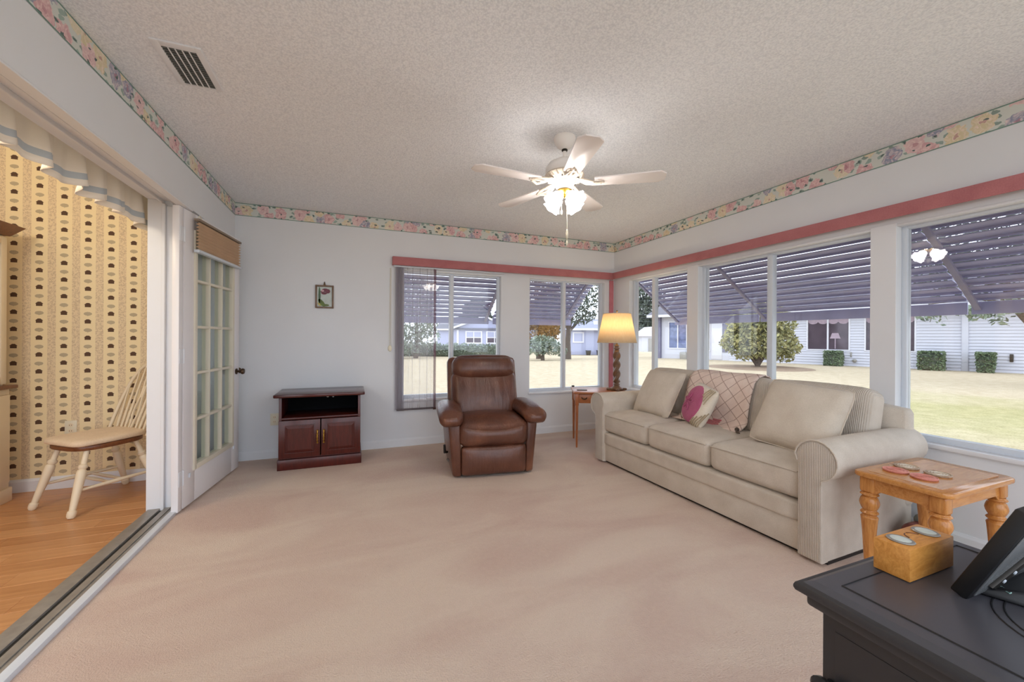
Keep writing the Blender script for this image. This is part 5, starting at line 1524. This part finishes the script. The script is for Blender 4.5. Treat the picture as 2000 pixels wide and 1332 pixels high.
# hedge along the far lawn
hd = Vector((7.5, 40.0, 0))
hg = thing('hedge', 'long grey green hedge in front of the gabled house', 'hedge', (hd.x, hd.y, ground(hd.x, hd.y)), -YAW)
foliage('foliage', [(0.45 + k * 0.85, 0, 0.70, 0.62, 0.5, 0.66) for k in range(-5, 10)], 4200, 0.13, m_leaf_grey, hg, shell=0.7)
MB().soft(12.6, 0.6, 1.10, 0.2, T(2.1, 0, 0.55), 6).obj('core', m_leaf_dark, hg)

# trees beyond the back lawn
def wp_(px, d):
    """ground point d metres in front of the house along the view axis, px pixels right of centre"""
    r = (px - 1000) / FPX * d; q = CV * d + CR * r; return q.x, q.y
x, y = wp_(812, 36)
tree('pine_tree', 'grey green tree behind the sheer blind beyond the lawn', 'tree', x, y, [([(0, 0, -0.1), (0.1, 0, 1.5), (0, 0, 5.0)], [0.22, 0.18, 0.08])],
     [(0, 0, 3.2, 2.0, 1.8, 1.7), (-1.6, 0, 2.0, 1.5, 1.4, 1.1), (0.9, 0, 2.1, 1.3, 1.2, 1.2), (0, 0, 5.4, 2.2, 2.0, 2.0), (-1.0, 0, 1.0, 1.6, 1.2, 0.8)], 3600, 0.17, m_leaf_grey)
x, y = wp_(1052, 30)
tree('russet_tree', 'russet leaved tree behind the corner back window', 'tree', x, y, [([(0, 0, -0.1), (0, 0, 1.2), (0.2, 0, 4.0)], [0.20, 0.16, 0.06])],
     [(0.1, 0, 2.0, 1.7, 1.5, 0.9), (-0.6, 0, 3.0, 1.7, 1.5, 1.3), (0.8, 0, 3.2, 1.5, 1.4, 1.3), (0, 0, 4.6, 1.8, 1.6, 1.4)], 3000, 0.15, m_leaf_rust)
x, y = wp_(1060, 24.5)
tree('low_shrub_tree', 'low grey green spreading shrub on the back lawn', 'tree', x, y, [([(0, 0, -0.05), (0.02, 0, 0.3), (0.1, 0, 0.8)], [0.14, 0.10, 0.05]), ([(0, 0, 0.1), (-0.4, 0, 0.5), (-0.7, 0, 1.0)], [0.08, 0.06, 0.03])],
     [(-0.5, 0, 0.78, 0.85, 0.7, 0.48), (0.5, 0, 0.80, 0.85, 0.7, 0.48), (1.2, 0, 0.55, 0.45, 0.5, 0.34), (0, 0, 1.15, 0.9, 0.8, 0.4)], 2000, 0.10, m_leaf_grey)
x, y = wp_(1110, 27)
tree('bare_tree', 'thick trunked dark tree seen through the corner back window', 'tree', x, y, [([(0, 0, -0.1), (-0.03, 0, 1.2), (0.05, 0, 2.2), (0.6, 0, 4.2)], [0.22, 0.18, 0.17, 0.08]), ([(0, 0, 1.8), (0.8, 0, 2.6), (1.7, 0, 3.3)], [0.11, 0.08, 0.03]), ([(0, 0, 2.0), (-0.7, 0, 3.0), (-1.6, 0, 3.9)], [0.11, 0.08, 0.03])],
     [(0.2, 0, 3.0, 1.7, 1.5, 0.8), (1.3, 0, 3.2, 1.0, 1.0, 0.8), (-1.0, 0, 3.4, 1.5, 1.3, 1.0), (0.3, 0, 4.4, 2.2, 1.8, 1.2)], 2400, 0.13, m_leaf_dark)
for px, d, h, lab in ((700, 62, 7.5, 'tall dark tree far behind the left end of the hedge'), (930, 74, 8.5, 'tall dark tree far behind the gabled house'), (1055, 84, 9.5, 'tall dark tree between the two blue grey houses'), (1262, 70, 11.0, 'tall dark tree beyond the far corner of the side lawn')):
    x, y = wp_(px, d)
    tree('tall_tree', lab, 'tree', x, y, [([(0, 0, -0.2), (0.1, 0, h * 0.5), (0, 0, h * 0.9)], [0.4, 0.3, 0.1])],
         [(0, 0, h * 0.55, h * 0.42, h * 0.4, h * 0.30), (-h * 0.25, 0, h * 0.38, h * 0.28, h * 0.3, h * 0.2), (h * 0.25, 0, h * 0.40, h * 0.28, h * 0.3, h * 0.2), (0, 0, h * 0.85, h * 0.30, h * 0.3, h * 0.2)], 3600, 0.42, m_leaf_dark, 'tall trees behind the houses')
# leafy tree near the camera end of the side lawn: trunk at the right edge, branches hang below the awning
q = Vector((18.6, 5.1, 0))
sht = tree('shade_tree', 'leafy tree leaning at the right edge of the side lawn', 'tree', q.x, q.y,
     [([(0.2, -0.4, -0.1), (0.15, -0.2, 0.9), (0.0, 0.15, 1.7), (-0.1, 0.55, 2.4), (0, 0.9, 3.4)], [0.26, 0.20, 0.17, 0.15, 0.08]), ([(-0.1, 0.5, 2.3), (-0.4, 1.3, 2.7), (-0.5, 2.3, 2.6)], [0.08, 0.05, 0.02]), ([(0, 0.8, 3.2), (0.2, -0.6, 3.9), (0.1, -1.6, 4.2)], [0.08, 0.06, 0.03])],
     [(-0.2, 0.6, 4.6, 2.4, 3.0, 1.3), (-0.4, 1.6, 3.4, 1.3, 1.6, 0.7), (0.1, -1.2, 4.3, 1.8, 1.8, 1.1), (-0.3, 1.05, 2.25, 0.5, 0.75, 0.28), (-0.5, 2.55, 2.15, 0.35, 0.40, 0.26), (-0.3, 0.8, 1.85, 0.15, 0.2, 0.2)], 5200, 0.11, m_leaf_dark)
MB().tube([(-0.1, 0.5, 2.35), (-1.0, 0.6, 2.62), (-1.9, 0.75, 2.55), (-3.3, 1.2, 2.35)], [0.07, 0.05, 0.03, 0.012], 8).obj('branch', m_bark, sht)
foliage('hanging_foliage', [(-1.8, 0.55, 2.20, 0.55, 0.55, 0.24), (-1.55, 0.45, 1.90, 0.16, 0.2, 0.20), (-2.05, 0.75, 2.05, 0.2, 0.25, 0.16), (-3.2, 1.2, 2.12, 0.40, 0.42, 0.20), (-3.0, 1.05, 1.88, 0.12, 0.14, 0.14), (-1.1, 0.3, 2.35, 0.5, 0.5, 0.25)], 520, 0.085, m_leaf_grey, sht, shell=0.2)
x, y = wp_(1258, 58)
sd_ = thing('garden_shed', 'small white shed with a pale roof far across the lawn', 'shed', (x, y, ground(x, y)), -YAW)
MB().box(-0.3, 2.6, 0, 3, 0, 2.3).obj('wall', m_siding, sd_, False)
MB().prism([(-0.9, 2.2), (3.2, 2.2), (1.15, 3.6)], -0.4, 3.4, 'y').obj('roof', M('pale_roof', (206, 200, 208), 0.8, vary=0.08, vscale=4), sd_, False)
MB().box(0.6, 1.5, -0.06, 0.0, 0.0, 1.9).obj('door', m_grey_alum, sd_, False)
